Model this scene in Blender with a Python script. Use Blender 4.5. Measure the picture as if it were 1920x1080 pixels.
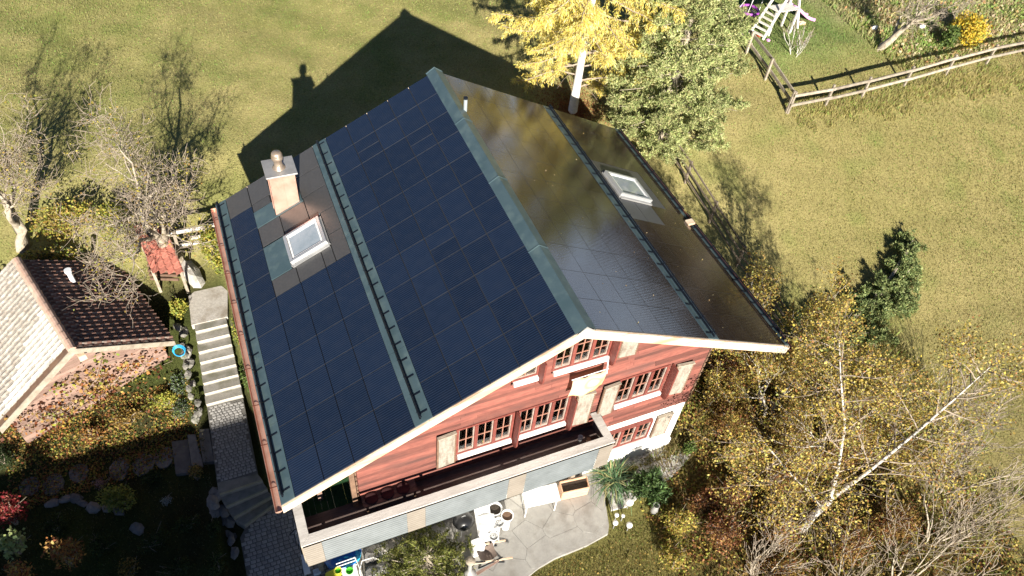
import bpy, math, random
import numpy as np
from mathutils import Vector, Matrix

random.seed(7)
RNG = np.random.default_rng(7)
for o in list(bpy.data.objects):
    bpy.data.objects.remove(o)
SC = bpy.context.scene
COL = SC.collection
R = math.radians

# ------------------------------------------------------------------ camera
CAM = Vector((-5.848, -7.833, 17.883))
yaw, pitch, roll = 0.479, 0.835, 0.122
fwd = Vector((math.sin(yaw) * math.cos(pitch), math.cos(yaw) * math.cos(pitch), -math.sin(pitch)))
rt = Vector((math.cos(yaw), -math.sin(yaw), 0))
up = rt.cross(fwd)
rr_ = rt * math.cos(roll) + up * math.sin(roll)
uu_ = -rt * math.sin(roll) + up * math.cos(roll)
cd = bpy.data.cameras.new("camera")
cam = bpy.data.objects.new("camera", cd)
COL.objects.link(cam)
m3 = Matrix((rr_, uu_, -fwd)).transposed()
cam.matrix_world = Matrix.Translation(CAM) @ m3.to_4x4()
cd.sensor_width = 36
cd.lens = 1403.2 / 1920 * 36
cd.clip_end = 9000
cd.clip_start = 0.1
SC.camera = cam

# ------------------------------------------------------------------ light
SUN_AZ, SUN_EL = R(192.5), R(21.5)
W = bpy.data.worlds.new("World")
SC.world = W
W.use_nodes = True
nt = W.node_tree
bg = nt.nodes["Background"]
sky = nt.nodes.new("ShaderNodeTexSky")
sky.sky_type = 'NISHITA'
sky.sun_disc = False
sky.sun_elevation = SUN_EL
sky.sun_rotation = SUN_AZ
sky.altitude = 1800
sky.air_density = 0.55
sky.dust_density = 0.25
sky.ozone_density = 2.0
nt.links.new(sky.outputs[0], bg.inputs[0])
bg.inputs[1].default_value = 0.05
sd = bpy.data.lights.new("sun", 'SUN')
sd.energy = 5.0
sd.angle = R(0.5)
sd.color = (1.0, 0.93, 0.82)
sun = bpy.data.objects.new("sun", sd)
COL.objects.link(sun)
tosun = Vector((math.sin(SUN_AZ) * math.cos(SUN_EL), math.cos(SUN_AZ) * math.cos(SUN_EL), math.sin(SUN_EL)))
sun.rotation_euler = tosun.to_track_quat('Z', 'Y').to_euler()
sun.location = (0, -20, 30)
vs = SC.view_settings
vs.view_transform = 'Standard'
vs.look = 'None'
vs.gamma = 1
vs.exposure = 1.3
vs.use_curve_mapping = False

# ------------------------------------------------------------------ materials
MATS = {}


def _nodes(name):
    m = bpy.data.materials.new(name)
    m.use_nodes = True
    n = m.node_tree.nodes
    return m, m.node_tree, n, n["Principled BSDF"]


def mat(name, c1, c2=None, scale=8, rough=0.7, bump=0.0, bscale=None, metal=0.0, var=0.0, spec=0.5, c3=None, s3=1.5,
        stretch=(1, 1, 1), bdist=0.02, contrast=(0.35, 0.65)):
    """noise mixed between c1 and c2 (and blotches of c3), small bump, value variation per object"""
    if name in MATS:
        return MATS[name]
    m, t, n, p = _nodes(name)
    L = t.links
    tc = n.new("ShaderNodeTexCoord")
    mp = n.new("ShaderNodeMapping")
    mp.inputs['Scale'].default_value = stretch
    L.new(tc.outputs['Object'], mp.inputs[0])
    no = n.new("ShaderNodeTexNoise")
    no.inputs['Scale'].default_value = scale
    no.inputs['Detail'].default_value = 6
    no.inputs['Roughness'].default_value = 0.65
    L.new(mp.outputs[0], no.inputs[0])
    cr = n.new("ShaderNodeValToRGB")
    cr.color_ramp.elements[0].position = contrast[0]
    cr.color_ramp.elements[1].position = contrast[1]
    cr.color_ramp.elements[0].color = (*c1, 1)
    cr.color_ramp.elements[1].color = (*(c2 or c1), 1)
    L.new(no.outputs[0], cr.inputs[0])
    out = cr.outputs[0]
    if c3:
        n3 = n.new("ShaderNodeTexNoise")
        n3.inputs['Scale'].default_value = s3
        n3.inputs['Detail'].default_value = 4
        L.new(mp.outputs[0], n3.inputs[0])
        r3 = n.new("ShaderNodeValToRGB")
        r3.color_ramp.elements[0].position = 0.5
        r3.color_ramp.elements[1].position = 0.68
        L.new(n3.outputs[0], r3.inputs[0])
        mx = n.new("ShaderNodeMixRGB")
        L.new(r3.outputs[0], mx.inputs[0])
        L.new(out, mx.inputs[1])
        mx.inputs[2].default_value = (*c3, 1)
        out = mx.outputs[0]
    if var > 0:
        oi = n.new("ShaderNodeObjectInfo")
        mr = n.new("ShaderNodeMapRange")
        mr.inputs[3].default_value = 1 - var
        mr.inputs[4].default_value = 1 + var
        L.new(oi.outputs['Random'], mr.inputs[0])
        hs = n.new("ShaderNodeHueSaturation")
        L.new(mr.outputs[0], hs.inputs['Value'])
        L.new(out, hs.inputs['Color'])
        out = hs.outputs[0]
    L.new(out, p.inputs['Base Color'])
    p.inputs['Roughness'].default_value = rough
    p.inputs['Metallic'].default_value = metal
    p.inputs['Specular IOR Level'].default_value = spec
    if bump > 0:
        nb = n.new("ShaderNodeTexNoise")
        nb.inputs['Scale'].default_value = bscale or scale * 3
        nb.inputs['Detail'].default_value = 5
        L.new(mp.outputs[0], nb.inputs[0])
        b = n.new("ShaderNodeBump")
        b.inputs['Strength'].default_value = bump
        b.inputs['Distance'].default_value = bdist
        L.new(nb.outputs[0], b.inputs['Height'])
        L.new(b.outputs[0], p.inputs['Normal'])
    MATS[name] = m
    return m


def leaf_mat(name, trans=0.35, rough=0.6, spec=0.3):
    """colour comes from the tint attribute of each leaf"""
    if name in MATS:
        return MATS[name]
    m, t, n, p = _nodes(name)
    L = t.links
    a = n.new("ShaderNodeAttribute")
    a.attribute_name = 'tint'
    L.new(a.outputs['Color'], p.inputs['Base Color'])
    p.inputs['Roughness'].default_value = rough
    p.inputs['Specular IOR Level'].default_value = spec
    tr = n.new("ShaderNodeBsdfTranslucent")
    L.new(a.outputs['Color'], tr.inputs[0])
    mx = n.new("ShaderNodeMixShader")
    mx.inputs[0].default_value = trans
    L.new(p.outputs[0], mx.inputs[1])
    L.new(tr.outputs[0], mx.inputs[2])
    L.new(mx.outputs[0], n["Material Output"].inputs[0])
    MATS[name] = m
    return m


def panel_mat(name, base, rough, rib, spec=0.5, var=0.15, dustk=.12):
    """ribbed glass of the solar shingles: fine ribs running down the slope (local x), pitch 5 cm"""
    m, t, n, p = _nodes(name)
    L = t.links
    tc = n.new("ShaderNodeTexCoord")
    wv = n.new("ShaderNodeTexWave")
    wv.bands_direction = 'Y'
    wv.inputs['Scale'].default_value = 0.5 / 0.055 * 0.628
    wv.inputs['Distortion'].default_value = 0.0
    L.new(tc.outputs['Object'], wv.inputs[0])
    no = n.new("ShaderNodeTexNoise")
    no.inputs['Scale'].default_value = 3
    no.inputs['Detail'].default_value = 8
    L.new(tc.outputs['Object'], no.inputs[0])
    fine = n.new("ShaderNodeTexNoise")
    fine.inputs['Scale'].default_value = 90
    L.new(tc.outputs['Object'], fine.inputs[0])
    oi = n.new("ShaderNodeObjectInfo")
    mr = n.new("ShaderNodeMapRange")
    mr.inputs[3].default_value = 1 - var
    mr.inputs[4].default_value = 1 + var
    L.new(oi.outputs['Random'], mr.inputs[0])
    # light ribs: a little paler on the crests
    rp = n.new("ShaderNodeValToRGB")
    rp.color_ramp.elements[0].position = 0.55
    rp.color_ramp.elements[0].color = (*base, 1)
    rp.color_ramp.elements[1].position = 0.95
    k = 1 + 1.1 * rib
    rp.color_ramp.elements[1].color = (base[0] * k + .006 * rib, base[1] * k + .006 * rib, base[2] * k + .004 * rib, 1)
    L.new(wv.outputs[0], rp.inputs[0])
    hs = n.new("ShaderNodeHueSaturation")
    L.new(mr.outputs[0], hs.inputs['Value'])
    L.new(rp.outputs[0], hs.inputs['Color'])
    dust = n.new("ShaderNodeMixRGB")
    dr = n.new("ShaderNodeMapRange")
    dr.inputs[1].default_value = 0.45
    dr.inputs[2].default_value = 0.85
    dr.inputs[3].default_value = 0.0
    dr.inputs[4].default_value = dustk
    L.new(no.outputs[0], dr.inputs[0])
    L.new(dr.outputs[0], dust.inputs[0])
    L.new(hs.outputs[0], dust.inputs[1])
    dust.inputs[2].default_value = (0.09, 0.085, 0.08, 1)
    L.new(dust.outputs[0], p.inputs['Base Color'])
    p.inputs['Roughness'].default_value = rough
    rm = n.new("ShaderNodeMapRange")
    rm.inputs[3].default_value = rough * 0.8
    rm.inputs[4].default_value = rough * 1.3
    L.new(no.outputs[0], rm.inputs[0])
    L.new(rm.outputs[0], p.inputs['Roughness'])
    p.inputs['Specular IOR Level'].default_value = spec
    b = n.new("ShaderNodeBump")
    b.inputs['Strength'].default_value = 0.35 * rib
    b.inputs['Distance'].default_value = 0.004
    L.new(wv.outputs[0], b.inputs['Height'])
    b2 = n.new("ShaderNodeBump")
    b2.inputs['Strength'].default_value = 0.12
    b2.inputs['Distance'].default_value = 0.003
    L.new(fine.outputs[0], b2.inputs['Height'])
    L.new(b.outputs[0], b2.inputs['Normal'])
    L.new(b2.outputs[0], p.inputs['Normal'])
    MATS[name] = m
    return m


M_RED = mat("red_boards", (.145, .045, .034), (.215, .072, .051), 7, .8, .35, 40, var=.40, stretch=(.5, 3, 2.2), c3=(.11, .045, .036), s3=1.2)
M_REDF = mat("red_frame", (.15, .034, .026), (.22, .060, .045), 9, .6, .15, var=.15)
M_SOF = mat("soffit_boards", (.16, .06, .04), (.24, .10, .06), 4, .75, .2, var=.2, stretch=(1, 4, 1))
M_WHITE = mat("white_render", (.74, .73, .70), (.82, .81, .78), 3, .85, .25, 60, c3=(.66, .65, .6))
M_WHITEP = mat("white_paint", (.74, .74, .72), (.82, .82, .8), 12, .5, .05)
M_VERGE = mat("pale_larch_board", (.62, .47, .33), (.76, .63, .48), 3, .65, .2, stretch=(.5, 4, 4), c3=(.5, .3, .17), s3=.8)
M_TEAL = mat("green_sheet_metal", (.070, .115, .130), (.095, .145, .162), 1.6, .42, .05, 30, metal=.35, c3=(.12, .175, .18), s3=3)
M_DARKM = mat("dark_rail_metal", (.008, .012, .02), (.015, .02, .03), 10, .45, metal=.4)
M_COPPER = mat("copper_sheet", (.62, .36, .27), (.74, .48, .38), 2.5, .36, .08, 12, metal=.55, c3=(.52, .30, .22), s3=2.1)
M_COPPERD = mat("aged_copper", (.20, .075, .05), (.30, .12, .08), 5, .5, metal=.6)
M_LEAD = mat("grey_zinc", (.34, .34, .33), (.44, .43, .42), 6, .45, .1, metal=.4, c3=(.25, .25, .25))
M_ALU = mat("pale_aluminium", (.55, .56, .56), (.62, .63, .63), 10, .35, metal=.6)
M_GLASS, _t, _n, _p = _nodes("window_glass")
_tr = _n.new("ShaderNodeBsdfTransparent")
_gl = _n.new("ShaderNodeBsdfGlossy")
_gl.inputs['Roughness'].default_value = .03
_fr = _n.new("ShaderNodeFresnel")
_fr.inputs[0].default_value = 1.6
_mx = _n.new("ShaderNodeMixShader")
_t.links.new(_fr.outputs[0], _mx.inputs[0])
_t.links.new(_tr.outputs[0], _mx.inputs[1])
_t.links.new(_gl.outputs[0], _mx.inputs[2])
_t.links.new(_mx.outputs[0], _n["Material Output"].inputs[0])
M_SKYG = mat("skylight_glass", (.22, .27, .31), (.34, .38, .42), 1.5, .05, spec=1.0)  # pale base colour stands in for bright sky reflected in the glass
M_DECK = mat("roof_underlay", (.018, .018, .02), (.026, .026, .028), 4, .9)
M_EDGE = mat("panel_edge", (.035, .037, .042), (.06, .06, .065), 3, .5, metal=.3)
M_GREYP = mat("grey_blank_panel", (.045, .045, .045), (.075, .072, .07), 14, .38, .06, 25, spec=.6, var=.12, contrast=(.2, .8))
M_NAVY = panel_mat("navy_solar_glass", (.0065, .0125, .028), .24, 1.0, dustk=.06)
M_BROWNP = panel_mat("brown_solar_glass", (.024, .016, .012), .085, .30, spec=.5, var=.12)
M_BROWNP.node_tree.nodes['Principled BSDF'].inputs['IOR'].default_value = 1.85
M_BROWNP.node_tree.nodes["Principled BSDF"].inputs["Specular Tint"].default_value = (.90, .92, 1.0, 1)
M_EDGED = mat("dark_panel_edge", (.012, .012, .012), (.02, .02, .02), 3, .6)
M_RAIL = mat("weathered_grey_wood", (.50, .47, .43), (.64, .61, .56), 3, .8, .4, 30, stretch=(1, 6, 6), c3=(.42, .39, .35), s3=.9, var=.08)
M_GWOOD = mat("grey_old_wood", (.23, .19, .145), (.38, .33, .26), 5, .85, .4, 30, var=.2)
M_CORB = mat("blue_grey_corrugated", (.105, .12, .125), (.15, .168, .175), 2, .55)
M_CORW = mat("beige_corrugated", (.17, .145, .115), (.22, .19, .155), 2, .6)
M_FLOOR = mat("dark_floor_boards", (.13, .095, .088), (.19, .145, .13), 4, .3, .1, 30, var=.1, stretch=(1, 5, 1), c3=(.15, .10, .08))
M_SHUT = mat("weathered_shutter", (.22, .19, .155), (.33, .30, .25), 6, .85, .4, 30, stretch=(3, 3, 1), c3=(.16, .125, .095), s3=2.5)
M_BROWN = mat("brown_wood", (.12, .07, .045), (.20, .12, .075), 5, .8, .3, var=.2)
M_PINKW = mat("pinkish_old_boards", (.19, .115, .088), (.31, .205, .165), 4, .85, .35, 30, var=.25, stretch=(.4, 3, 6), c3=(.26, .17, .13), s3=1.5)
M_TILE = mat("old_clay_tile", (.11, .055, .042), (.20, .11, .085), 9, .9, .4, 60, var=.35, c3=(.30, .27, .23), s3=7)
M_TILEL = mat("lichen_clay_tile", (.24, .205, .17), (.46, .425, .37), 11, .95, .6, 50, var=.22, c3=(.52, .49, .43), s3=6)
M_TILER = mat("red_clay_tile", (.34, .11, .08), (.46, .18, .13), 8, .8, .3, var=.25)
M_STONE = mat("pale_garden_stone", (.34, .32, .29), (.50, .48, .44), 5, .9, .6, 18, var=.25, c3=(.22, .22, .19), s3=3)
M_STONEM = mat("mid_grey_stone", (.17, .16, .14), (.30, .285, .25), 6, .95, .8, 18, var=.35, c3=(.12, .13, .08), s3=4)
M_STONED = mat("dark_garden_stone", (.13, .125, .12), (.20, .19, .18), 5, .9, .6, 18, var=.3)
M_CONC = mat("step_concrete", (.20, .19, .165), (.28, .265, .235), 4, .9, .3, 40, var=.1, c3=(.15, .145, .11), s3=2.2)
M_NOSE = mat("pale_step_edge", (.38, .35, .30), (.48, .45, .39), 6, .85, .2)
M_PAVER = mat("grey_paving_block", (.27, .26, .25), (.36, .35, .33), 14, .9, .4, 60, var=.18)
M_JOINT = mat("joint_sand", (.11, .105, .095), (.16, .15, .135), 10, .95, .3)
M_SLATE = mat("terrace_slab", (.28, .27, .25), (.37, .36, .33), 1.6, .85, .35, 20, var=.035, c3=(.25, .235, .21), s3=2.0)
M_BARK = mat("grey_bark", (.22, .18, .13), (.42, .37, .29), 14, .95, .8, 30)
M_BARKP = mat("pale_bare_bark", (.30, .255, .19), (.46, .40, .31), 12, .95, .7, 30, c3=(.19, .155, .11), s3=5)
M_TWIG = mat("twig_bark", (.25, .20, .15), (.40, .33, .26), 12, .95)
M_BIRCH = mat("white_birch_bark", (.44, .40, .34), (.62, .58, .52), 5, .85, .4, 20, c3=(.10, .09, .08), s3=9)
M_LARCHB = mat("larch_trunk_bark", (.60, .56, .52), (.75, .72, .68), 8, .9, .5, 25)
M_LEAF = leaf_mat("leaf")
M_NEEDLE = leaf_mat("needle", .2)
M_GRASS = leaf_mat("grass_blade", .45)
M_FLAG = leaf_mat("flag_cloth", .3, .8)
M_SOIL = mat("soil", (.03, .024, .018), (.06, .045, .032), 12, 1.0, .6)
M_PLAYW = mat("bleached_play_wood", (.58, .54, .48), (.70, .67, .61), 6, .8, .3, var=.08)
M_PURP = mat("purple_fabric", (.22, .035, .26), (.34, .08, .40), 12, .6)
M_PINK = mat("pink_plastic", (.62, .25, .55), (.72, .36, .66), 4, .35)
M_BLUE = mat("blue_plastic", (.01, .12, .45), (.02, .38, .70), 3.5, .3, contrast=(.48, .52))
M_CYAN = mat("cyan_plastic", (.02, .30, .62), (.03, .40, .75), 4, .35)
M_YELL = mat("yellow_plastic", (.65, .62, .05), (.72, .70, .10), 4, .35)
M_GREEN = mat("green_plastic", (.06, .42, .02), (.08, .55, .03), 4, .35)
M_REDP = mat("red_plastic", (.5, .06, .04), (.6, .1, .07), 4, .4)
M_CLOTH = mat("white_cloth", (.76, .76, .75), (.82, .82, .81), 6, .9, .2)
M_SLING = mat("brown_sling_fabric", (.16, .12, .10), (.22, .17, .14), 20, .9)
M_BLACK = mat("black_enamel", (.012, .012, .013), (.02, .02, .02), 6, .3)
M_TERRA = mat("terracotta", (.45, .20, .12), (.55, .28, .18), 6, .85)
M_FENCE = mat("dark_fence_wood", (.12, .095, .07), (.20, .16, .12), 8, .9, .4, var=.15)
M_PLANTER = mat("orange_planter_wood", (.52, .30, .18), (.64, .42, .28), 4, .8, .3, stretch=(1, 4, 4), var=.1)


# ------------------------------------------------------------------ mesh helpers
class MB:
    def __init__(s):
        s.v = []
        s.f = []
        s.mi = []

    def add(s, vs, fs, mi=0):
        k = len(s.v)
        s.v += [tuple(v) for v in vs]
        s.f += [tuple(i + k for i in f) for f in fs]
        s.mi += [mi] * len(fs)

    def box(s, x0, x1, y0, y1, z0, z1, mi=0, M=None):
        P = [Vector(p) for p in ((x0, y0, z0), (x1, y0, z0), (x1, y1, z0), (x0, y1, z0), (x0, y0, z1), (x1, y0, z1), (x1, y1, z1), (x0, y1, z1))]
        if M is not None:
            P = [M @ p for p in P]
        s.add(P, [(0, 3, 2, 1), (4, 5, 6, 7), (0, 1, 5, 4), (1, 2, 6, 5), (2, 3, 7, 6), (3, 0, 4, 7)], mi)

    def hexa(s, P, mi=0):
        s.add(P, [(0, 3, 2, 1), (4, 5, 6, 7), (0, 1, 5, 4), (1, 2, 6, 5), (2, 3, 7, 6), (3, 0, 4, 7)], mi)

    def bar(s, a, b, w, h=None, mi=0, upv=(0, 0, 1)):
        """rectangular bar from a to b"""
        a = Vector(a)
        b = Vector(b)
        h = h or w
        d = (b - a).normalized()
        u = Vector(upv)
        if abs(d.dot(u)) > .95:
            u = Vector((0, 1, 0))
        sdv = d.cross(u).normalized() * (w / 2)
        uv = sdv.cross(d).normalized() * (h / 2)
        s.hexa([a - sdv - uv, a + sdv - uv, b + sdv - uv, b - sdv - uv, a - sdv + uv, a + sdv + uv, b + sdv + uv, b - sdv + uv], mi)

    def prism(s, poly, z0, z1, mi=0, M=None):
        n = len(poly)
        P = [Vector((p[0], p[1], z0)) for p in poly] + [Vector((p[0], p[1], z1)) for p in poly]
        if M is not None:
            P = [M @ p for p in P]
        s.add(P, [tuple(range(n))[::-1], tuple(range(n, 2 * n))] + [(i, (i + 1) % n, n + (i + 1) % n, n + i) for i in range(n)], mi)

    def tube(s, pts, rad, n=6, mi=0, cap=True):
        pts = [Vector(p) for p in pts]
        if not hasattr(rad, '__len__'):
            rad = [rad] * len(pts)
        k = len(s.v)
        ref = Vector((0, 0, 1))
        for i, p in enumerate(pts):
            d = (pts[min(i + 1, len(pts) - 1)] - pts[max(i - 1, 0)])
            if d.length < 1e-7:
                d = Vector((0, 0, 1))
            d.normalize()
            rf = ref if abs(d.dot(ref)) < .93 else Vector((1, 0, 0))
            a = d.cross(rf).normalized()
            b = d.cross(a)
            for j in range(n):
                t = 2 * math.pi * j / n
                s.v.append(tuple(p + a * (rad[i] * math.cos(t)) + b * (rad[i] * math.sin(t))))
        for i in range(len(pts) - 1):
            for j in range(n):
                s.f.append((k + i * n + j, k + i * n + (j + 1) % n, k + (i + 1) * n + (j + 1) % n, k + (i + 1) * n + j))
                s.mi.append(mi)
        if cap:
            s.f.append(tuple(k + j for j in range(n)))
            s.f.append(tuple(k + (len(pts) - 1) * n + j for j in range(n))[::-1])
            s.mi += [mi, mi]

    def lathe(s, prof, c=(0, 0, 0), n=16, mi=0, M=None):
        k = len(s.v)
        c = Vector(c)
        for (r, z) in prof:
            for j in range(n):
                t = 2 * math.pi * j / n
                p = Vector((r * math.cos(t), r * math.sin(t), z))
                if M is not None:
                    p = M @ p
                s.v.append(tuple(p + c))
        for i in range(len(prof) - 1):
            for j in range(n):
                s.f.append((k + i * n + j, k + i * n + (j + 1) % n, k + (i + 1) * n + (j + 1) % n, k + (i + 1) * n + j))
                s.mi.append(mi)

    def build(s, name, mats, parent=None, smooth=False, bevel=0.0, off=None):
        me = bpy.data.meshes.new(name)
        o0 = Vector(off) if off is not None else origin_of(parent)
        V = [(v[0] - o0[0], v[1] - o0[1], v[2] - o0[2]) for v in s.v]
        me.from_pydata(V, [], s.f)
        if not isinstance(mats, (list, tuple)):
            mats = [mats]
        for m in mats:
            me.materials.append(m)
        if len(mats) > 1:
            me.polygons.foreach_set('material_index', s.mi)
        if smooth:
            me.polygons.foreach_set('use_smooth', [True] * len(me.polygons))
        me.update()
        o = bpy.data.objects.new(name, me)
        COL.objects.link(o)
        if parent is not None:
            o.parent = parent
        elif off is not None:
            o.location = off
        if bevel > 0:
            b = o.modifiers.new("bevel", 'BEVEL')
            b.width = bevel
            b.segments = 2
            b.limit_method = 'ANGLE'
        return o


def origin_of(o):
    v = Vector((0, 0, 0))
    while o is not None:
        v += Vector(o.location)
        o = o.parent
    return v


def tag(o, label=None, cat=None, group=None, kind=None):
    if label:
        o['label'] = label
    if cat:
        o['category'] = cat
    if group:
        o['group'] = group
    if kind:
        o['kind'] = kind
    return o


def thing(name, label, cat, loc=(0, 0, 0), group=None):
    o = bpy.data.objects.new(name, None)
    COL.objects.link(o)
    o.location = loc
    o.empty_display_size = .2
    return tag(o, label, cat, group)


def share(src, name, parent, loc=None, rot=None, scale=None):
    """another object on the same mesh"""
    o = bpy.data.objects.new(name, src.data)
    COL.objects.link(o)
    o.parent = parent
    if loc is not None:
        o.location = loc
    if rot is not None:
        o.rotation_euler = rot
    if scale is not None:
        o.scale = scale
    for md in src.modifiers:
        b = o.modifiers.new(md.name, md.type)
        if md.type == 'BEVEL':
            b.width = md.width
            b.segments = md.segments
            b.limit_method = md.limit_method
    return o


def np_mesh(name, verts, faces, material, parent=None, tint=None, smooth=False):
    """verts (N,3), faces (M,k) as arrays; tint (N,3) becomes the colour attribute"""
    me = bpy.data.meshes.new(name)
    verts = np.asarray(verts, dtype=np.float32)
    o0 = origin_of(parent)
    verts = verts - np.array(o0, dtype=np.float32)
    faces = np.asarray(faces, dtype=np.int32)
    nv, (nf, k) = len(verts), faces.shape
    me.vertices.add(nv)
    me.vertices.foreach_set('co', verts.ravel())
    me.loops.add(nf * k)
    me.loops.foreach_set('vertex_index', faces.ravel())
    me.polygons.add(nf)
    me.polygons.foreach_set('loop_start', np.arange(0, nf * k, k, dtype=np.int32))
    if smooth:
        me.polygons.foreach_set('use_smooth', np.ones(nf, dtype=bool))
    if tint is not None:
        a = me.color_attributes.new('tint', 'FLOAT_COLOR', 'POINT')
        c = np.ones((nv, 4), dtype=np.float32)
        c[:, :3] = tint
        a.data.foreach_set('color', c.ravel())
    me.update(calc_edges=True)
    me.materials.append(material)
    o = bpy.data.objects.new(name, me)
    COL.objects.link(o)
    if parent is not None:
        o.parent = parent
    return o


def unit(a):
    return a / np.maximum(np.linalg.norm(a, axis=1, keepdims=True), 1e-9)


def pick(pal, n, rng, jit=.22):
    pal = np.array(pal, dtype=float)
    c = pal[rng.integers(0, len(pal), n)]
    return np.clip(c * rng.uniform(1 - jit, 1 + jit, (n, 1)) * rng.uniform(.93, 1.07, (n, 3)), 0, .9)


def leaves(P, size, rng, pal, flat=0.3, aspect=.65, dirs=None, jit=.22):
    """one kite-shaped leaf per point, as two folded triangles joined in a quad; dirs gives the long axis"""
    n = len(P)
    s = size * rng.uniform(.6, 1.35, (n, 1))
    d = unit(rng.normal(size=(n, 3))) if dirs is None else unit(dirs + rng.normal(size=(n, 3)) * .25)
    q = rng.normal(size=(n, 3))
    q[:, 2] *= flat
    w = unit(np.cross(d, unit(q)))
    nn = np.cross(d, w)
    a = P
    b = P + d * s * .5 + w * s * aspect * .5 + nn * s * .08
    c = P + d * s
    e = P + d * s * .5 - w * s * aspect * .5 + nn * s * .08
    V = np.stack([a, b, c, e], 1).reshape(-1, 3)
    F = np.arange(4 * n).reshape(n, 4)
    T = np.repeat(pick(pal, n, rng, jit), 4, 0)
    return V, F, T


def merge(L):
    V, F, T = [], [], []
    k = 0
    for v, f, t in L:
        V.append(v)
        F.append(f + k)
        T.append(t)
        k += len(v)
    return np.concatenate(V), np.concatenate(F), np.concatenate(T)


def rot_about(v, ax, a):
    return Matrix.Rotation(a, 3, ax) @ v


def grow(out, tips, p, d, length, r, depth, rng, kids=(3, 4), ang=(25, 55), ratio=.68, wob=.16, lift=.06, nseg=5, tmin=.3, droop=0.0, rmin=.006):
    pts = [p.copy()]
    rad = [r]
    q = p.copy()
    dd = d.normalized()
    for i in range(nseg):
        dd = (dd + Vector((rng.gauss(0, wob), rng.gauss(0, wob), rng.gauss(0, wob) + lift - droop))).normalized()
        q = q + dd * (length / nseg)
        pts.append(q.copy())
        rad.append(max(rmin, r * (1 - (i + 1) / nseg * .55)))
    out.append((pts, rad, depth))
    if depth <= 0:
        tips.append((pts[-1].copy(), dd.copy(), pts))
        return
    nk = rng.randint(*kids)
    for k in range(nk):
        t = tmin + (1 - tmin) * (k + rng.random() * .8) / nk
        x = min(t, .999) * nseg
        i = int(x)
        pos = pts[i].lerp(pts[i + 1], x - i)
        ax = Vector((rng.gauss(0, 1), rng.gauss(0, 1), rng.gauss(0, 1)))
        ld = (pts[i + 1] - pts[i]).normalized()
        ax = ld.cross(ax).normalized()
        nd = rot_about(ld, ax, math.radians(rng.uniform(*ang)))
        grow(out, tips, pos, nd, length * ratio * rng.uniform(.75, 1.15), max(rmin, rad[i] * .62), depth - 1, rng, kids, ang, ratio, wob * 1.1, lift, nseg, tmin, droop, rmin)
    # the leader goes on
    grow(out, tips, pts[-1], dd, length * ratio, max(rmin, rad[-1] * .9), depth - 1, rng, kids, ang, ratio, wob * 1.1, lift, nseg, tmin, droop, rmin)


def branch_mesh(segs, name, material, parent, sel=lambda d: True):
    mb = MB()
    for pts, rad, dep in segs:
        if sel(dep):
            mb.tube(pts, rad, 7 if rad[0] > .06 else (5 if rad[0] > .02 else 3), cap=False)
    return mb.build(name, material, parent, smooth=True)

# ------------------------------------------------------------------ ground
def sstep(a, b, x):
    t = np.clip((x - a) / (b - a), 0, 1)
    return t * t * (3 - 2 * t)


def g_np(x, y):
    x = np.asarray(x, float)
    y = np.asarray(y, float)
    base = np.interp(y, [-300, -60, -12, -6, 0, 2, 4, 6, 9, 12, 15, 25, 60, 200, 900],
                     [-20, -8, -3.1, -2.8, -2.48, -2.2, -1.75, -1.3, -.45, .4, 1.0, 1.5, 3.4, 12, 52])
    west = np.interp(y, [-300, -60, -12, -6, 0, 3, 5.8, 6.5, 8, 10, 12, 15, 25, 60, 200, 900],
                     [-20, -8, -3.4, -3.0, -2.45, -2.2, -2.12, -1.75, -1.1, -.4, .35, 1.0, 1.5, 3.4, 12, 52])
    strip = np.interp(y, [-6, 2.55, 3.6, 6.3, 6.6, 8.5, 9.6, 12, 15], [-2.62, -2.62, -1.95, -1.95, -1.9, -.62, -.5, .3, 1.0])
    wl = 1 - sstep(-8.7, -8.3, x)
    z = base * (1 - wl) + west * wl
    ws = sstep(-8.45, -8.25, x) * (1 - sstep(-6.95, -6.6, x)) * (1 - sstep(10.5, 12.5, y)) * sstep(-9, -5.5, y)
    z = z * (1 - ws) + strip * ws
    # flat yard under the terrace and the left paved yard
    wt = sstep(-8.4, -7.9, x) * (1 - sstep(1.9, 2.6, x)) * (1 - sstep(2.6, 3.4, y)) * sstep(-7, -2, y)
    z = z * (1 - wt) + (-2.52) * wt
    # level ground inside the cellar
    wi = sstep(-5.0, -4.6, x) * (1 - sstep(4.5, 4.75, x)) * sstep(.6, .95, y) * (1 - sstep(6.5, 8.6, y))
    z = z * (1 - wi) + (-2.6) * wi
    z = z + .05 * np.sin(x * .7 + 1.3) * np.sin(y * .55) * sstep(10, 14, y) + .02 * np.sin(x * 2.1 + y * 1.7) * sstep(11, 14, y)
    return z


def g(x, y):
    return float(g_np(x, y))


def vnoise(x, y, s, seed=0):
    """smooth value noise in numpy"""
    x = np.asarray(x) / s + 1000.0
    y = np.asarray(y) / s + 1000.0
    xi = np.floor(x).astype(np.int64)
    yi = np.floor(y).astype(np.int64)
    fx = x - xi
    fy = y - yi
    fx = fx * fx * (3 - 2 * fx)
    fy = fy * fy * (3 - 2 * fy)

    def h(a, b):
        n = (a * 374761393 + b * 668265263 + seed * 974711) & 0x7fffffff
        n = ((n ^ (n >> 13)) * 1274126177) & 0x7fffffff
        return ((n ^ (n >> 16)) & 0xffff) / 65535.0
    return (h(xi, yi) * (1 - fx) + h(xi + 1, yi) * fx) * (1 - fy) + (h(xi, yi + 1) * (1 - fx) + h(xi + 1, yi + 1) * fx) * fy


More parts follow.
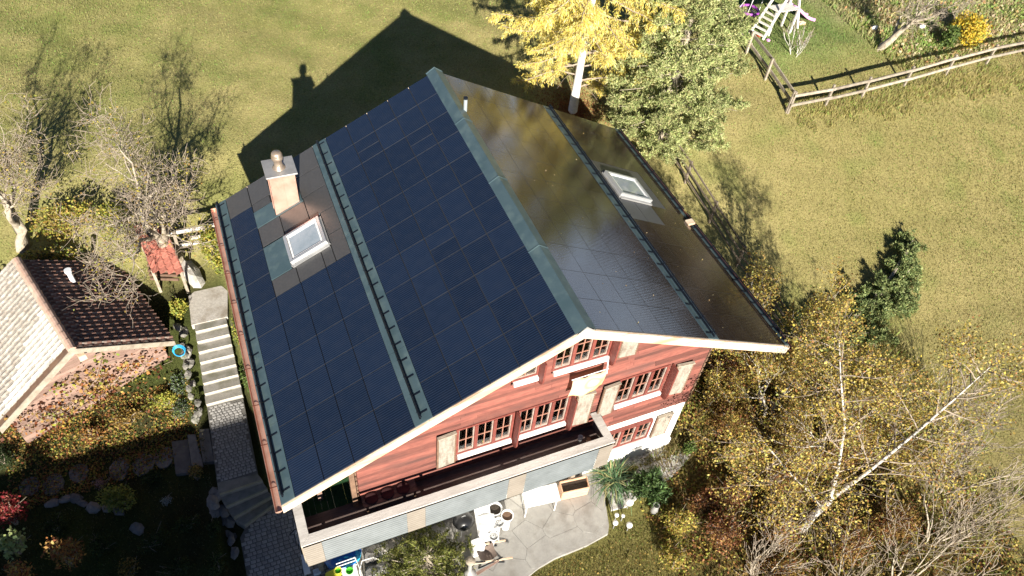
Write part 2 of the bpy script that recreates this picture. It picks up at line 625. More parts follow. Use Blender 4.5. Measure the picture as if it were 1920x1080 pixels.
def ground_colour(x, y):
    x = np.asarray(x, float)
    y = np.asarray(y, float)
    n1 = vnoise(x, y, 3.0, 1)
    n2 = vnoise(x, y, .7, 2)
    n3 = vnoise(x, y, 9, 3)
    olive = np.array([.275, .27, .095])
    tan = np.array([.41, .355, .155])
    n4 = vnoise(x, y, .28, 5)
    t = np.clip(.34 * n1 + .60 * n2 + .50 * n4 + .46 * n3 - .50 + .12 * sstep(4, 12, x), 0, 1)[..., None]
    # the near right meadow is browner; brightness falloff to the right is painted in
    br = (sstep(5, 17, x + .45 * (9 - y)) * (1 - .55 * sstep(10, 22, y)) * .85)[..., None]
    c = olive * (1 - t) + tan * t
    c = c * (1 - br) + (c * .45 + np.array([.135, .110, .042])) * br
    # greener tufty patches and faint mowing streaks
    gp = (sstep(.66, .82, vnoise(x, y, 1.1, 8)) * .28)[..., None]
    c = c * (1 - gp) + np.array([.17, .23, .055]) * gp
    st_ = .5 + .5 * np.sin((x * .35 + y) * 4.2 + 2.5 * vnoise(x, y, 4, 9))
    c = c * (1 + .07 * (st_[..., None] - .5))
    # play lawn beyond the fence
    wl = (sstep(16.3, 17.0, x) * sstep(12.6, 16.5, y + .8 * n1) * (1 - sstep(21, 27, x + 2 * n1)) * (.55 + .45 * n2))[..., None]
    c = c * (1 - wl) + np.array([.185, .265, .08]) * wl
    # rough growth top right
    ww = (sstep(22.5, 25, x + (y - 14) * .3) * sstep(12.6, 13.6, y))[..., None]
    wc = np.array([.42, .34, .21]) * (n2[..., None]) + np.array([.24, .30, .09]) * (1 - n2[..., None])
    c = c * (1 - ww) + wc * ww
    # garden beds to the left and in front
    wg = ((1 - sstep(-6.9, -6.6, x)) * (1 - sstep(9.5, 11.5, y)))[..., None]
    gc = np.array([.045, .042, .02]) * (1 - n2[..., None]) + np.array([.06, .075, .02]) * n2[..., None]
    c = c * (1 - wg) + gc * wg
    wf = ((1 - sstep(1.5, 3.5, y)) * sstep(-7, -6, x) * (1 - sstep(8.5, 12.5, x + .3 * y)))[..., None]
    fc = np.array([.20, .165, .06]) * (1 - n1[..., None]) + np.array([.17, .21, .055]) * n1[..., None]
    c = c * (1 - wf) + fc * wf
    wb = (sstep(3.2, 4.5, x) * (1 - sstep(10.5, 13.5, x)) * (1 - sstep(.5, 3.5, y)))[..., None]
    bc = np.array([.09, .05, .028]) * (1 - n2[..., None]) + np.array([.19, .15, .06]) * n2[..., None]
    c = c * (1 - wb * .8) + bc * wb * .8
    # trodden shade strip beside the house
    return c


def ground_mat():
    m, t, n, p = _nodes("meadow_ground")
    L = t.links
    a = n.new("ShaderNodeAttribute")
    a.attribute_name = 'tint'
    tc = n.new("ShaderNodeTexCoord")
    n1 = n.new("ShaderNodeTexNoise")
    n1.inputs['Scale'].default_value = 16
    n1.inputs['Detail'].default_value = 8
    n1.inputs['Roughness'].default_value = .75
    L.new(tc.outputs['Object'], n1.inputs[0])
    mr = n.new("ShaderNodeMapRange")
    mr.inputs[1].default_value = .3
    mr.inputs[2].default_value = .7
    mr.inputs[3].default_value = .55
    mr.inputs[4].default_value = 1.35
    L.new(n1.outputs[0], mr.inputs[0])
    hs = n.new("ShaderNodeHueSaturation")
    L.new(mr.outputs[0], hs.inputs['Value'])
    L.new(a.outputs['Color'], hs.inputs['Color'])
    L.new(hs.outputs[0], p.inputs['Base Color'])
    p.inputs['Roughness'].default_value = 1.0
    p.inputs['Specular IOR Level'].default_value = .05
    b = n.new("ShaderNodeBump")
    b.inputs['Strength'].default_value = .9
    b.inputs['Distance'].default_value = .05
    L.new(n1.outputs[0], b.inputs['Height'])
    L.new(b.outputs[0], p.inputs['Normal'])
    return m


def axis(lo, hi, step, far):
    core = list(np.arange(lo, hi + 1e-6, step))
    a, b = [], []
    s = step
    v = lo
    while v > -far:
        s *= 1.35
        v -= s
        a.append(v)
    s = step
    v = hi
    while v < far:
        s *= 1.35
        v += s
        b.append(v)
    return np.array(a[::-1] + core + b)


gx = axis(-18, 34, .25, 900)
gy = axis(-8, 30, .25, 900)
GX, GY = np.meshgrid(gx, gy)
GZ = g_np(GX, GY)
V = np.stack([GX, GY, GZ], -1).reshape(-1, 3)
nx, ny = len(gx), len(gy)
idx = np.arange(nx * ny).reshape(ny, nx)
F = np.stack([idx[:-1, :-1], idx[:-1, 1:], idx[1:, 1:], idx[1:, :-1]], -1).reshape(-1, 4)
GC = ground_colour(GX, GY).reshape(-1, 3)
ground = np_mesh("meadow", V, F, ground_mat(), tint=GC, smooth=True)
tag(ground, "olive and tan autumn meadow sloping around the chalet", kind='structure')


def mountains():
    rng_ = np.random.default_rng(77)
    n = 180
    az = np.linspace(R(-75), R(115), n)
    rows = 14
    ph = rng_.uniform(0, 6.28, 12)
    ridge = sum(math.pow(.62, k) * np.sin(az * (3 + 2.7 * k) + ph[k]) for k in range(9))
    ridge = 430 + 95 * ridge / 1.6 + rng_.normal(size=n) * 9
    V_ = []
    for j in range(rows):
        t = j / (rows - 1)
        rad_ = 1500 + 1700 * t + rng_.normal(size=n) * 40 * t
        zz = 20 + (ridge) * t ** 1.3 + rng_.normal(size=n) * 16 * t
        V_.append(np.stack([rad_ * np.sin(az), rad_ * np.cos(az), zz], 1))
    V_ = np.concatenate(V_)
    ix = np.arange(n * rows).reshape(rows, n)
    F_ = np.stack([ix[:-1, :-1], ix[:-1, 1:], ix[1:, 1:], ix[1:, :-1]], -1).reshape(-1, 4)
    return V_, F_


V_, F_ = mountains()  # unseen range added for the roof's blue sheen; haze painted into its colour
tag(np_mesh("added_hazy_mountains", V_, F_, mat("haze_painted_rock", (.36, .52, .76), (.62, .76, .92), .004, .9, c3=(.16, .18, .20), s3=.006)), "unseen snowy mountain range, added and tinted haze blue for the roof sheen", kind='structure')


def in_view(P, margin=.04):
    """points that the lens could see"""
    Rm = np.array(cam.matrix_world.to_3x3())
    q = (P - np.array(CAM)) @ Rm
    z = -q[:, 2]
    u = q[:, 0] / z * (1403.2 / 960)
    v = q[:, 1] / z * (1403.2 / 540)
    return (z > 0) & (np.abs(u) < 1 + margin) & (np.abs(v) < 1 + margin * 1.6)


def grass(name, n, x0, x1, y0, y1, keep, h=(.022, .058), w=.011, label=None, cmul=1.0, seed=1):
    rng = np.random.default_rng(seed)
    x = rng.uniform(x0, x1, n)
    y = rng.uniform(y0, y1, n)
    k = keep(x, y)
    x, y = x[k], y[k]
    z = g_np(x, y)
    P = np.stack([x, y, z], 1)
    k = in_view(P)
    P = P[k]
    n = len(P)
    dist = np.linalg.norm(P - np.array(CAM), axis=1)
    sc = np.clip(dist / 22, .8, 1.8)[:, None]
    hh = rng.uniform(h[0], h[1], (n, 1)) * sc
    lean = rng.normal(size=(n, 3)) * .55
    lean[:, 2] = 1
    lean[:, 0] += .25 * np.sin(P[:, 1] * 2.0 + P[:, 0])
    d = unit(lean)
    a = rng.uniform(0, 2 * np.pi, n)
    s = np.stack([np.cos(a), np.sin(a), np.zeros(n)], 1) * w * sc * rng.uniform(.7, 1.6, (n, 1))
    base = P - np.array([0, 0, .01])
    Vv = np.stack([base - s, base + s, base + d * hh], 1).reshape(-1, 3)
    Ff = np.arange(3 * n).reshape(n, 3)
    c = ground_colour(P[:, 0], P[:, 1]) * rng.uniform(.75, 1.4, (n, 1)) * cmul
    dry = rng.random(n) < .22
    c[dry] = c[dry] * .5 + np.array([.26, .22, .12]) * .6
    gr = rng.random(n) < .15
    c[gr] = c[gr] * np.array([.75, 1.2, .7])
    T = np.repeat(np.clip(c, 0, .8), 3, 0)
    o = np_mesh(name, Vv, Ff, M_GRASS, tint=T)
    return tag(o, label, kind='stuff')


def off_house(x, y):
    inh = (x > -4.9) & (x < 4.9) & (y > .8) & (y < 9.2)
    stairs = (x > -8.35) & (x < -6.9) & (y < 11.0)
    yard = (x > -8.3) & (x < 1.0) & (y < 3.2) & (y > -1.2)
    yard2 = (x >= 1.0) & (x < 2.3) & (y < 1) & (y > -1.0)
    return ~(inh | stairs | yard | yard2)


grass("meadow_grass", 620000, -16, 34, -7, 33, lambda x, y: off_house(x, y) & ((x > -6.9) | (y > 10.5)),
      label="short mown meadow grass with dry tan and green blades", seed=11)
grass("garden_grass", 60000, -16, -6.9, 0, 11, off_house, h=(.03, .09), label="thin dark grass between the garden beds", seed=12)

# ------------------------------------------------------------------ paved yard, stairs and steps left of the house
def poly_sheet(name, poly, z0, z1, m, kind='structure', label=None):
    mb = MB()
    mb.prism(poly, z0, z1)
    o = mb.build(name, m)
    return tag(o, label, kind=kind)


def inside(pt, poly):
    x, y = pt
    c = False
    j = len(poly) - 1
    for i in range(len(poly)):
        xi, yi = poly[i]
        xj, yj = poly[j]
        if (yi > y) != (yj > y) and x < (xj - xi) * (y - yi) / (yj - yi) + xi:
            c = not c
        j = i
    return c


def paving(name, poly, z, bx, by, label, limit=295):
    """paving blocks laid in staggered rows; the nearest ones are single stones"""
    bed = MB()
    bed.prism(poly, z - .14, z - .008)
    base = bed.build(name, M_JOINT, off=(poly[0][0], poly[0][1], z))
    tag(base, label, kind='structure')
    rng = random.Random(len(name) * 7 + 3)
    xs = [p[0] for p in poly]
    ys = [p[1] for p in poly]
    srcs = []
    for w in (bx, bx * .72):
        mb = MB()
        e = .006
        mb.hexa([(-w / 2 + e, -by / 2 + e, -.03), (w / 2 - e, -by / 2 + e, -.03), (w / 2 - e, by / 2 - e, -.03), (-w / 2 + e, by / 2 - e, -.03),
                 (-w / 2 + .014, -by / 2 + .014, .006), (w / 2 - .014, -by / 2 + .014, .006), (w / 2 - .014, by / 2 - .014, .006), (-w / 2 + .014, by / 2 - .014, .006)])
        srcs.append(mb)
    stones = []
    y = min(ys)
    row = 0
    while y < max(ys):
        x = min(xs) - rng.random() * bx
        while x < max(xs) + bx:
            k = 0 if rng.random() < .7 else 1
            w = bx if k == 0 else bx * .72
            c = (x + w / 2, y + by / 2 + rng.uniform(-.004, .004))
            if all(inside((c[0] + sx * w * .42, c[1] + sy * by * .42), poly) for sx in (-1, 1) for sy in (-1, 1)):
                stones.append((c[0], c[1], k))
            x += w
        y += by
        row += 1
    P = np.array([(s[0], s[1], z) for s in stones])
    vis = in_view(P, 0.0)
    d = np.linalg.norm(P - np.array(CAM), axis=1) + np.where(vis, 0, 100)
    order = np.argsort(d)
    first = {}
    rest = MB()
    for r_, i in enumerate(order):
        x, y, k = stones[i]
        if r_ < limit and vis[i]:
            dz = rng.uniform(-.003, .004)
            if k not in first:
                s0 = srcs[k].build("paving_stone", M_PAVER, base, off=None)
                # geometry was made about the origin: undo the parent shift
                s0.data.transform(Matrix.Translation(origin_of(base)))
                s0.location = (x - poly[0][0], y - poly[0][1], dz)
                first[k] = s0
            else:
                share(first[k], "paving_stone", base, (x - poly[0][0], y - poly[0][1], dz), (0, 0, rng.uniform(-.015, .015)))
        else:
            rest.add([Vector(v) + Vector((x, y, z)) for v in srcs[k].v], srcs[k].f)
    if rest.v:
        o = rest.build("further_paving_stones", M_PAVER, base)
        tag(o, kind='stuff')
    return base


landing = paving("paved_landing", [(-8.22, 3.78), (-7.14, 3.68), (-7.12, 6.32), (-8.15, 6.38)], -1.75, .125, .092,
                 "small grey paving blocks on the landing below the stairs")
yard = paving("paved_yard", [(-7.95, -1.2), (-5.6, -1.2), (-5.6, .9), (-5.2, 3.0), (-6.85, 3.0), (-7.72, 2.62), (-7.95, 2.3)], -2.4, .15, .115,
              "grey paving blocks in the yard at the balcony corner")

# eight pale-edged steps
st = thing("garden_stairs", "straight flight of concrete steps with pale sunlit edges", "stairs", (-7.6, 6.35, -1.75))
N = 8
y0, y1, z0, z1 = 6.36, 8.52, -1.75, -.45
for i in range(N):
    ya = y0 + (y1 - y0) * i / N
    yb = y0 + (y1 - y0) * (i + 1) / N
    za = z0 + (z1 - z0) * (i + 1) / N
    xl = -8.15 + .2 * (i / N)
    xr = -7.10 + .06 * (i / N)
    b = MB()
    b.hexa([(xl, ya, za - .35), (xr, ya, za - .35), (xr, yb + .02, za - .35), (xl, yb + .02, za - .35), (xl, ya, za), (xr, ya, za), (xr, yb + .02, za), (xl, yb + .02, za)])
    s = b.build("step", M_CONC, st, bevel=.008)
    b = MB()
    b.box(xl + .01, xr - .01, ya - .015, ya - .002, za - .10, za + .004)
    b.build("riser_edge", M_NOSE, s)
plat = MB()
plat.prism([(-8.05, 8.5), (-7.0, 8.5), (-6.75, 10.2), (-7.2, 10.3), (-8.0, 9.7)], -.7, -.42)
tag(plat.build("upper_path", mat("trodden_gravel", (.38, .35, .31), (.52, .49, .44), 12, .95, .6, 40, c3=(.28, .24, .19), s3=2)), "pale gravelly path at the top of the stairs", kind='structure')
# winding steps down to the yard
w = thing("winding_steps", "four shaded winding concrete steps between the two paved areas", "stairs", (-7.6, 3.2, -2.4))
ed = [((-8.22, 3.78), (-7.14, 3.68)), ((-8.22, 3.40), (-7.05, 3.44)), ((-8.12, 3.07), (-6.98, 3.22)), ((-7.99, 2.77), (-6.90, 3.05)), ((-7.78, 2.52), (-6.82, 2.90))]
for i in range(4):
    a, b_ = ed[i], ed[i + 1]
    zt = -1.75 - .0 - .162 * i - .004
    mb = MB()
    mb.prism([a[0], b_[0], b_[1], a[1]], zt - .32, zt)
    s = mb.build("step", M_CONC, w, bevel=.01)
    mb = MB()
    mb.bar((b_[0][0] + .02, b_[0][1], zt + .004), (b_[1][0] - .02, b_[1][1], zt + .004), .05, .012)
    mb.build("step_edge", mat("mossy_step_edge", (.30, .29, .18), (.38, .36, .26), 8, .9), s)
# three dark steps towards the lower garden
w3 = thing("side_steps", "three dark slab steps leading from the landing into the shaded garden", "stairs", (-8.6, 5.2, -2.1))
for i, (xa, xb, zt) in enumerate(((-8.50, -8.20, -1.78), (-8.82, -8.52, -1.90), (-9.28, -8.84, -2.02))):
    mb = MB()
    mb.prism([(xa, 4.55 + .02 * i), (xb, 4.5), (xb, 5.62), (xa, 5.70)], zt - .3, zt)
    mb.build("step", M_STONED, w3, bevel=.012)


def rock(loc, r, material, parent=None, name="rock", seed=0, sq=(1, 1, .7), rot=0):
    rng = random.Random(seed)
    mb = MB()
    n, k = 8, 5
    vs = []
    for i in range(k + 1):
        ph = math.pi * i / k
        for j in range(n):
            t = 2 * math.pi * j / n
            q = r * (1 + rng.uniform(-.2, .2))
            vs.append(Vector((q * math.sin(ph) * math.cos(t) * sq[0], q * math.sin(ph) * math.sin(t) * sq[1], q * math.cos(ph) * sq[2])))
    fs = [(i * n + j, i * n + (j + 1) % n, (i + 1) * n + (j + 1) % n, (i + 1) * n + j) for i in range(k) for j in range(n)]
    M = Matrix.Rotation(rot, 3, 'Z')
    vs = [M @ v + Vector(loc) for v in vs]
    mb.add(vs, fs)
    if parent is None:
        return mb.build(name, material, None, off=loc)
    return mb.build(name, material, parent)


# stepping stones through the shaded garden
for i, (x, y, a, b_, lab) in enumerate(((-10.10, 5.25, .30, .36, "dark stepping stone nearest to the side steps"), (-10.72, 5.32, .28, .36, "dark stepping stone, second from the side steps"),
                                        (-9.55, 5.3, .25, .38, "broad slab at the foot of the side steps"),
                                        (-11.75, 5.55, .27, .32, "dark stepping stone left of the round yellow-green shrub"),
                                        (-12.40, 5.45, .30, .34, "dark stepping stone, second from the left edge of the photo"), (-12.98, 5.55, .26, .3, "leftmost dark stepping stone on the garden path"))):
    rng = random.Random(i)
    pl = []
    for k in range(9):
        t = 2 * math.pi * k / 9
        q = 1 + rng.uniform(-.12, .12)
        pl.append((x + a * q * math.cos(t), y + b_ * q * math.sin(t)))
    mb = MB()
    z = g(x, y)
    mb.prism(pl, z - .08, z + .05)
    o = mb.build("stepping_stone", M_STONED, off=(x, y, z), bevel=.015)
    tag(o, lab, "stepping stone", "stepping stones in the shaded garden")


def stone_wall(name, label, pts, h, n, material, seed, size=.2, layers=2, cat="stone wall"):
    t_ = thing(name, label, cat, (pts[0][0], pts[0][1], g(*pts[0])))
    rng = random.Random(seed)
    L = [0]
    for a, b_ in zip(pts[:-1], pts[1:]):
        L.append(L[-1] + math.hypot(b_[0] - a[0], b_[1] - a[1]))
    for lay in range(layers):
        for i in range(n):
            s = (i + .5 + .5 * (lay % 2)) / n * L[-1]
            if s > L[-1]:
                continue
            k = 0
            while k < len(L) - 2 and s > L[k + 1]:
                k += 1
            f = (s - L[k]) / (L[k + 1] - L[k])
            x = pts[k][0] * (1 - f) + pts[k + 1][0] * f
            y = pts[k][1] * (1 - f) + pts[k + 1][1] * f
            if rng.random() < .15:
                continue
            z = g(x, y) + h * (lay + .15) / layers
            rock((x + rng.uniform(-.1, .1), y + rng.uniform(-.1, .1), z), size * rng.uniform(.5, 1.25), material, t_, "stone", rng.random(), (1.25, .8, .5), math.atan2(pts[k + 1][1] - pts[k][1], pts[k + 1][0] - pts[k][0]))
    return t_


stone_wall("dry_stone_wall", "low dry stone edge left of the straight concrete steps", [(-8.42, 8.9), (-8.38, 7.5), (-8.42, 6.1), (-8.55, 5.9)], .35, 10, M_STONEM, 4, .17)
stone_wall("dry_stone_wall", "shaded stone edge curving beside the winding steps", [(-8.4, 3.6), (-8.3, 3.0), (-8.05, 2.4), (-8.2, 1.7)], .3, 7, M_STONED, 5, .17)
stone_wall("dry_stone_wall", "dark bed edging of long stones in the lower left garden", [(-12.7, 4.95), (-11.9, 4.9), (-10.9, 4.0), (-10.3, 3.3)], .14, 9, M_STONED, 8, .16, 1)

# ------------------------------------------------------------------ terrace
tp = [(-5.0, .86), (2.25, .86), (2.29, .43), (2.05, -.2), (1.81, -.91), (1.67, -1.11), (.94, -1.21), (-.06, -1.23), (-.6, -1.32), (-1.02, -1.45), (-1.5, -2.6), (-3.0, -2.6), (-2.85, -1.2), (-2.75, -.6), (-3.2, .1), (-5.0, .3)]
bed = MB()
bed.prism(tp, -2.55, -2.412)
terrace = bed.build("terrace", M_SLATE, off=(0, 0, -2.4))
tag(terrace, "grey crazy-paved terrace under the balcony", kind='structure')


def voronoi_slabs(poly, seeds, z0, z1, parent, material, name, gap=.0045):
    def clip(pl, px, py, nx_, ny_):
        out = []
        for i in range(len(pl)):
            a, b_ = pl[i], pl[(i + 1) % len(pl)]
            da = (a[0] - px) * nx_ + (a[1] - py) * ny_
            db = (b_[0] - px) * nx_ + (b_[1] - py) * ny_
            if da <= 0:
                out.append(a)
            if (da < 0) != (db < 0) and abs(da - db) > 1e-9:
                t = da / (da - db)
                out.append((a[0] + (b_[0] - a[0]) * t, a[1] + (b_[1] - a[1]) * t))
        return out
    xs = [p[0] for p in poly]
    ys = [p[1] for p in poly]
    for i, s in enumerate(seeds):
        if not inside(s, poly):
            continue
        c = [(min(xs), min(ys)), (max(xs), min(ys)), (max(xs), max(ys)), (min(xs), max(ys))]
        for j, q in enumerate(seeds):
            if i == j:
                continue
            dx, dy = q[0] - s[0], q[1] - s[1]
            dd = math.hypot(dx, dy)
            if dd > 2.2:
                continue
            c = clip(c, (s[0] + q[0]) / 2 - dx / dd * gap, (s[1] + q[1]) / 2 - dy / dd * gap, dx / dd, dy / dd)
            if len(c) < 3:
                break
        if len(c) < 3:
            continue
        # keep inside the terrace outline
        cc = []
        cx_, cy_ = s
        for p in c:
            t = 1.0
            while t > .05 and not inside((cx_ + (p[0] - cx_) * t, cy_ + (p[1] - cy_) * t), poly):
                t -= .04
            cc.append((cx_ + (p[0] - cx_) * t, cy_ + (p[1] - cy_) * t))
        mb = MB()
        mb.prism(cc, z0, z1 + random.Random(i).uniform(-.004, .004))
        mb.build(name, material, parent)


rg = random.Random(21)
seeds = []
for _ in range(900):
    q = (rg.uniform(-5.2, 2.4), rg.uniform(-2.6, .9))
    if all(math.hypot((q[0] - s[0]) * .8, q[1] - s[1]) > (.22 if rg.random() < .02 else .55) for s in seeds):
        seeds.append(q)
voronoi_slabs(tp, seeds, -2.44, -2.40, terrace, M_SLATE, "slab")

# pale pebble bed beside the cellar wall
pb = MB()
pb.prism([(2.45, .86), (5.5, .86), (5.9, 1.6), (6.2, 1.2), (5.2, .2), (4.3, -.2), (3.5, -.3), (2.6, -.55), (2.1, -.5)], -2.6, -2.42)
tag(pb.build("pebble_bed", mat("pebble_ground", (.42, .40, .37), (.62, .60, .56), 22, .95, .7, 30, c3=(.30, .27, .23), s3=3)), "pale pebble bed at the foot of the white cellar wall", kind='structure')
rng = np.random.default_rng(5)
P = np.stack([rng.uniform(2.3, 6.0, 2600), rng.uniform(-.5, 1.6, 2600)], 1)
k = [inside(p, [(2.45, .86), (5.5, .86), (5.9, 1.6), (6.2, 1.2), (5.2, .2), (4.3, -.2), (3.5, -.3), (2.6, -.55), (2.1, -.5)]) for p in P]
P = P[np.array(k)]
n = len(P)
s = rng.uniform(.015, .055, (n, 1))
C8 = np.array([(1, 0, 0), (0, 1, 0), (-1, 0, 0), (0, -1, 0), (0, 0, .8)])
VV = (np.concatenate([P, np.full((n, 1), -2.42)], 1)[:, None, :] + C8[None] * s[:, None, :] * rng.uniform(.7, 1.2, (n, 5, 1))).reshape(-1, 3)
FF = np.array([(0, 1, 4), (1, 2, 4), (2, 3, 4), (3, 0, 4)])
FF = (FF[None] + (np.arange(n) * 5)[:, None, None]).reshape(-1, 3)
o = np_mesh("pebbles", VV, FF, M_LEAF, tint=np.repeat(pick([(.5, .49, .46), (.62, .6, .56), (.35, .33, .3), (.42, .38, .3)], n, rng), 5, 0))
tag(o, "loose white and grey pebbles beside the cellar wall", kind='stuff')

# ------------------------------------------------------------------ the chalet
RH, RS, RL, RA = 6.314, .5056, 9.64, 6.5      # ridge height, slope, roof length, half width
WY, WX, WB = .895, 4.79, 9.0                  # gable wall plane, half width of walls, rear wall
ANG = math.atan(RS)
CA, SA = math.cos(ANG), math.sin(ANG)
house = thing("chalet", "red boarded chalet with a dark solar shingle roof and white cellar storey", "house", (0, 4.8, -2.45))


def zr(x, off=0.0):
    return RH - RS * abs(x) + off / CA


def roof_pt(x, y, off=0.0):
    sg = -1 if x < 0 else 1
    return Vector((x + sg * SA * off, y, RH - RS * abs(x) + CA * off))


def roof_rect(mb, x0, x1, y0, y1, t0, t1, mi=0):
    """slab lying in a roof plane between offsets t0 and t1 along the normal"""
    mb.hexa([roof_pt(x0, y0, t0), roof_pt(x1, y0, t0), roof_pt(x1, y1, t0), roof_pt(x0, y1, t0),
             roof_pt(x0, y0, t1), roof_pt(x1, y0, t1), roof_pt(x1, y1, t1), roof_pt(x0, y1, t1)], mi)


# roof deck with boarded soffit
for sg in (-1, 1):
    mb = MB()
    e0, e1 = (.0, 6.46)
    P = [roof_pt(sg * e0, .03, -.16) if e0 else Vector((0, .03, RH - .16 / CA)), roof_pt(sg * e1, .03, -.16), roof_pt(sg * e1, RL - .02, -.16), Vector((0, RL - .02, RH - .16 / CA)),
         Vector((0, .03, RH - .035 / CA)), roof_pt(sg * e1, .03, -.035), roof_pt(sg * e1, RL - .02, -.035), Vector((0, RL - .02, RH - .035 / CA))]
    mb.hexa(P)
    mb.build("roof_deck", M_DECK, house)
    # soffit boards run along the ridge; visible under the front overhang
    k = 0
    x = .05
    while x < 6.4:
        mb = MB()
        roof_rect(mb, sg * x, sg * min(x + .145, 6.42), .035, WY - .02, -.20, -.162)
        if k == 0:
            s0 = mb.build("soffit_board", M_SOF, house)
        else:
            mb.build("soffit_board", M_SOF, house)
        x += .155 if k % 1 == 0 else .2
        k += 1
    # purlins under the overhang
    for xp_ in (.0, 3.3, 5.4):
        if sg == -1 and xp_ == 0:
            continue
        mb = MB()
        zz = zr(xp_) - .24
        mb.box(sg * xp_ - .09, sg * xp_ + .09, .16, WY + .1, zz - .22, zz)
        mb.build("purlin", M_BROWN, house, bevel=.01)

PCACHE = {}


def panel(x0, x1, y0, y1, material, name="solar_panel", gap=.007, tilt=0.0, lift=0.0, parent=house):
    sg = -1 if x0 < 0 else 1
    w = abs(x1 - x0) / CA
    h = y1 - y0
    key = (round(w, 3), round(h, 3), material.name, name)
    c = roof_pt((x0 + x1) / 2, (y0 + y1) / 2, -.012 + lift)
    rx = random.uniform(-.0022, .0022)
    rot = (rx, (ANG if sg > 0 else -ANG) + random.uniform(-.0022, .0022) + tilt, 0)
    loc = c - origin_of(parent)
    if key not in PCACHE:
        mb = MB()
        a, b_ = w / 2 - gap, h / 2 - gap
        mb.hexa([(-a, -b_, -.012), (a, -b_, -.012), (a, b_, -.012), (-a, b_, -.012), (-a + .002, -b_ + .002, .012), (a - .002, -b_ + .002, .012), (a - .002, b_ - .002, .012), (-a + .002, b_ - .002, .012)])
        mb.mi = [1, 0, 1, 1, 1, 1]
        o = mb.build(name, [material, M_EDGED if material is M_BROWNP else M_EDGE], None)
        o.parent = parent
        PCACHE[key] = o
        o.location = loc
        o.rotation_euler = rot
        return o
    return share(PCACHE[key], name, parent, loc, rot)


LOWX = [-6.20, -5.56, -4.905, -4.25, -3.60]
UPX = [-3.22, -2.61, -2.0, -1.39, -.78, -.19]
ROW = RL / 11


def overlaps(a, b_):
    return a[0] < b_[1] - .02 and a[1] > b_[0] + .02 and a[2] < b_[3] - .02 and a[3] > b_[2] + .02


blocked = [(-6.2, -5.56, 8.764, 9.64), (-5.56, -3.6, 5.26, 9.64)]
for xs in (LOWX, UPX):
    for i in range(len(xs) - 1):
        for j in range(11):
            rc = (xs[i], xs[i + 1], j * ROW, (j + 1) * ROW)
            if any(overlaps(rc, b_) for b_ in blocked):
                continue
            # a few half shingles on the upper field
            if xs is UPX and (i, j) in ((2, 4), (3, 8), (1, 9)):
                m_ = (rc[2] + rc[3]) / 2
                panel(rc[0], rc[1], rc[2], m_, M_NAVY)
                panel(rc[0], rc[1], m_, rc[3], M_NAVY)
            else:
                panel(*rc, M_NAVY)
GREYS = [(-6.2, -5.56, 8.764, 9.64), (-5.56, -5.0, 8.8, 9.64), (-5.56, -5.05, 8.48, 8.8), (-4.28, -3.6, 8.764, 9.64), (-4.28, -3.6, 7.94, 8.764), (-5.0, -4.28, 8.62, 9.64),
         (-4.26, -3.6, 7.06, 7.94), (-5.56, -4.95, 7.09, 7.83), (-4.95, -4.26, 7.09, 7.83), (-3.98, -3.6, 6.2, 7.06), (-3.98, -3.6, 5.26, 6.2),
         (-5.56, -4.92, 5.26, 5.84), (-4.92, -4.25, 5.26, 5.84), (-4.25, -3.98, 5.26, 5.84)]
for q in GREYS:
    panel(*q, M_GREYP, "blank_panel", gap=.011)
RLOW = [3.86, 4.48, 5.10, 5.72, 6.34]
RUP = [.19, .86, 1.52, 2.18, 2.84, 3.52]
blocked = [(3.86, 5.2, 5.26, 6.45)]
for xs in (RUP, RLOW):
    for i in range(len(xs) - 1):
        for j in range(11):
            rc = (xs[i], xs[i + 1], j * ROW, (j + 1) * ROW)
            if any(overlaps(rc, b_) for b_ in blocked):
                continue
            if xs is RLOW and j == 5 and i < 2:
                panel(*rc, M_GREYP, "blank_panel")
                continue
            panel(*rc, M_BROWNP, gap=.0035)
for q in [(3.86, 4.0, 5.26, 6.5), (4.0, 5.2, 6.5, 7.01), (5.2, 5.72, 5.26, 6.13), (5.2, 5.72, 6.13, 7.01), (3.86, 4.0, 6.5, 7.01)]:
    panel(*q, M_GREYP, "blank_panel")

# sheet metal strips
for (x0, x1) in ((-6.5, -6.20), (-3.60, -3.22), (3.52, 3.86), (6.34, 6.5)):
    for j in range(5):
        mb = MB()
        roof_rect(mb, x0, x1, j * RL / 5 + .004, (j + 1) * RL / 5 - .004, -.03, .004)
        xm = x0 + .55 * (x1 - x0)
        mb.build("metal_flashing", M_TEAL, house)
# ridge cap, in four lengths with seams
for j in range(4):
    ya, yb = -.03 + j * 2.435, -.03 + (j + 1) * 2.435 - .006
    mb = MB()
    up_ = .05 + .003 * (j % 2)
    A_ = [roof_pt(-.225, ya, .02), Vector((0, ya, RH + up_ + .02)), roof_pt(.225, ya, .02)]
    B_ = [Vector((p.x, yb, p.z)) for p in A_]
    lo = [roof_pt(-.225, ya, -.02), roof_pt(.225, ya, -.02)]
    lob = [Vector((p.x, yb, p.z)) for p in lo]
    mb.add(A_ + B_, [(0, 1, 4, 3), (1, 2, 5, 4)])
    mb.add([A_[0], B_[0], lob[0], lo[0]], [(0, 1, 2, 3)])
    mb.add([A_[2], B_[2], lob[1], lo[1]], [(3, 2, 1, 0)])
    c = mb.build("ridge_cap", M_TEAL, house)
    mb = MB()
    for sg in (-1, 1):
        mb.hexa([roof_pt(sg * .23, yb - .012, .018), Vector((0, yb - .012, RH + up_ + .018)), Vector((0, yb + .012, RH + up_ + .018)), roof_pt(sg * .23, yb + .012, .018),
                 roof_pt(sg * .23, yb - .012, .03), Vector((0, yb - .012, RH + up_ + .032)), Vector((0, yb + .012, RH + up_ + .032)), roof_pt(sg * .23, yb + .012, .03)])
    mb.build("seam", M_TEAL, c)
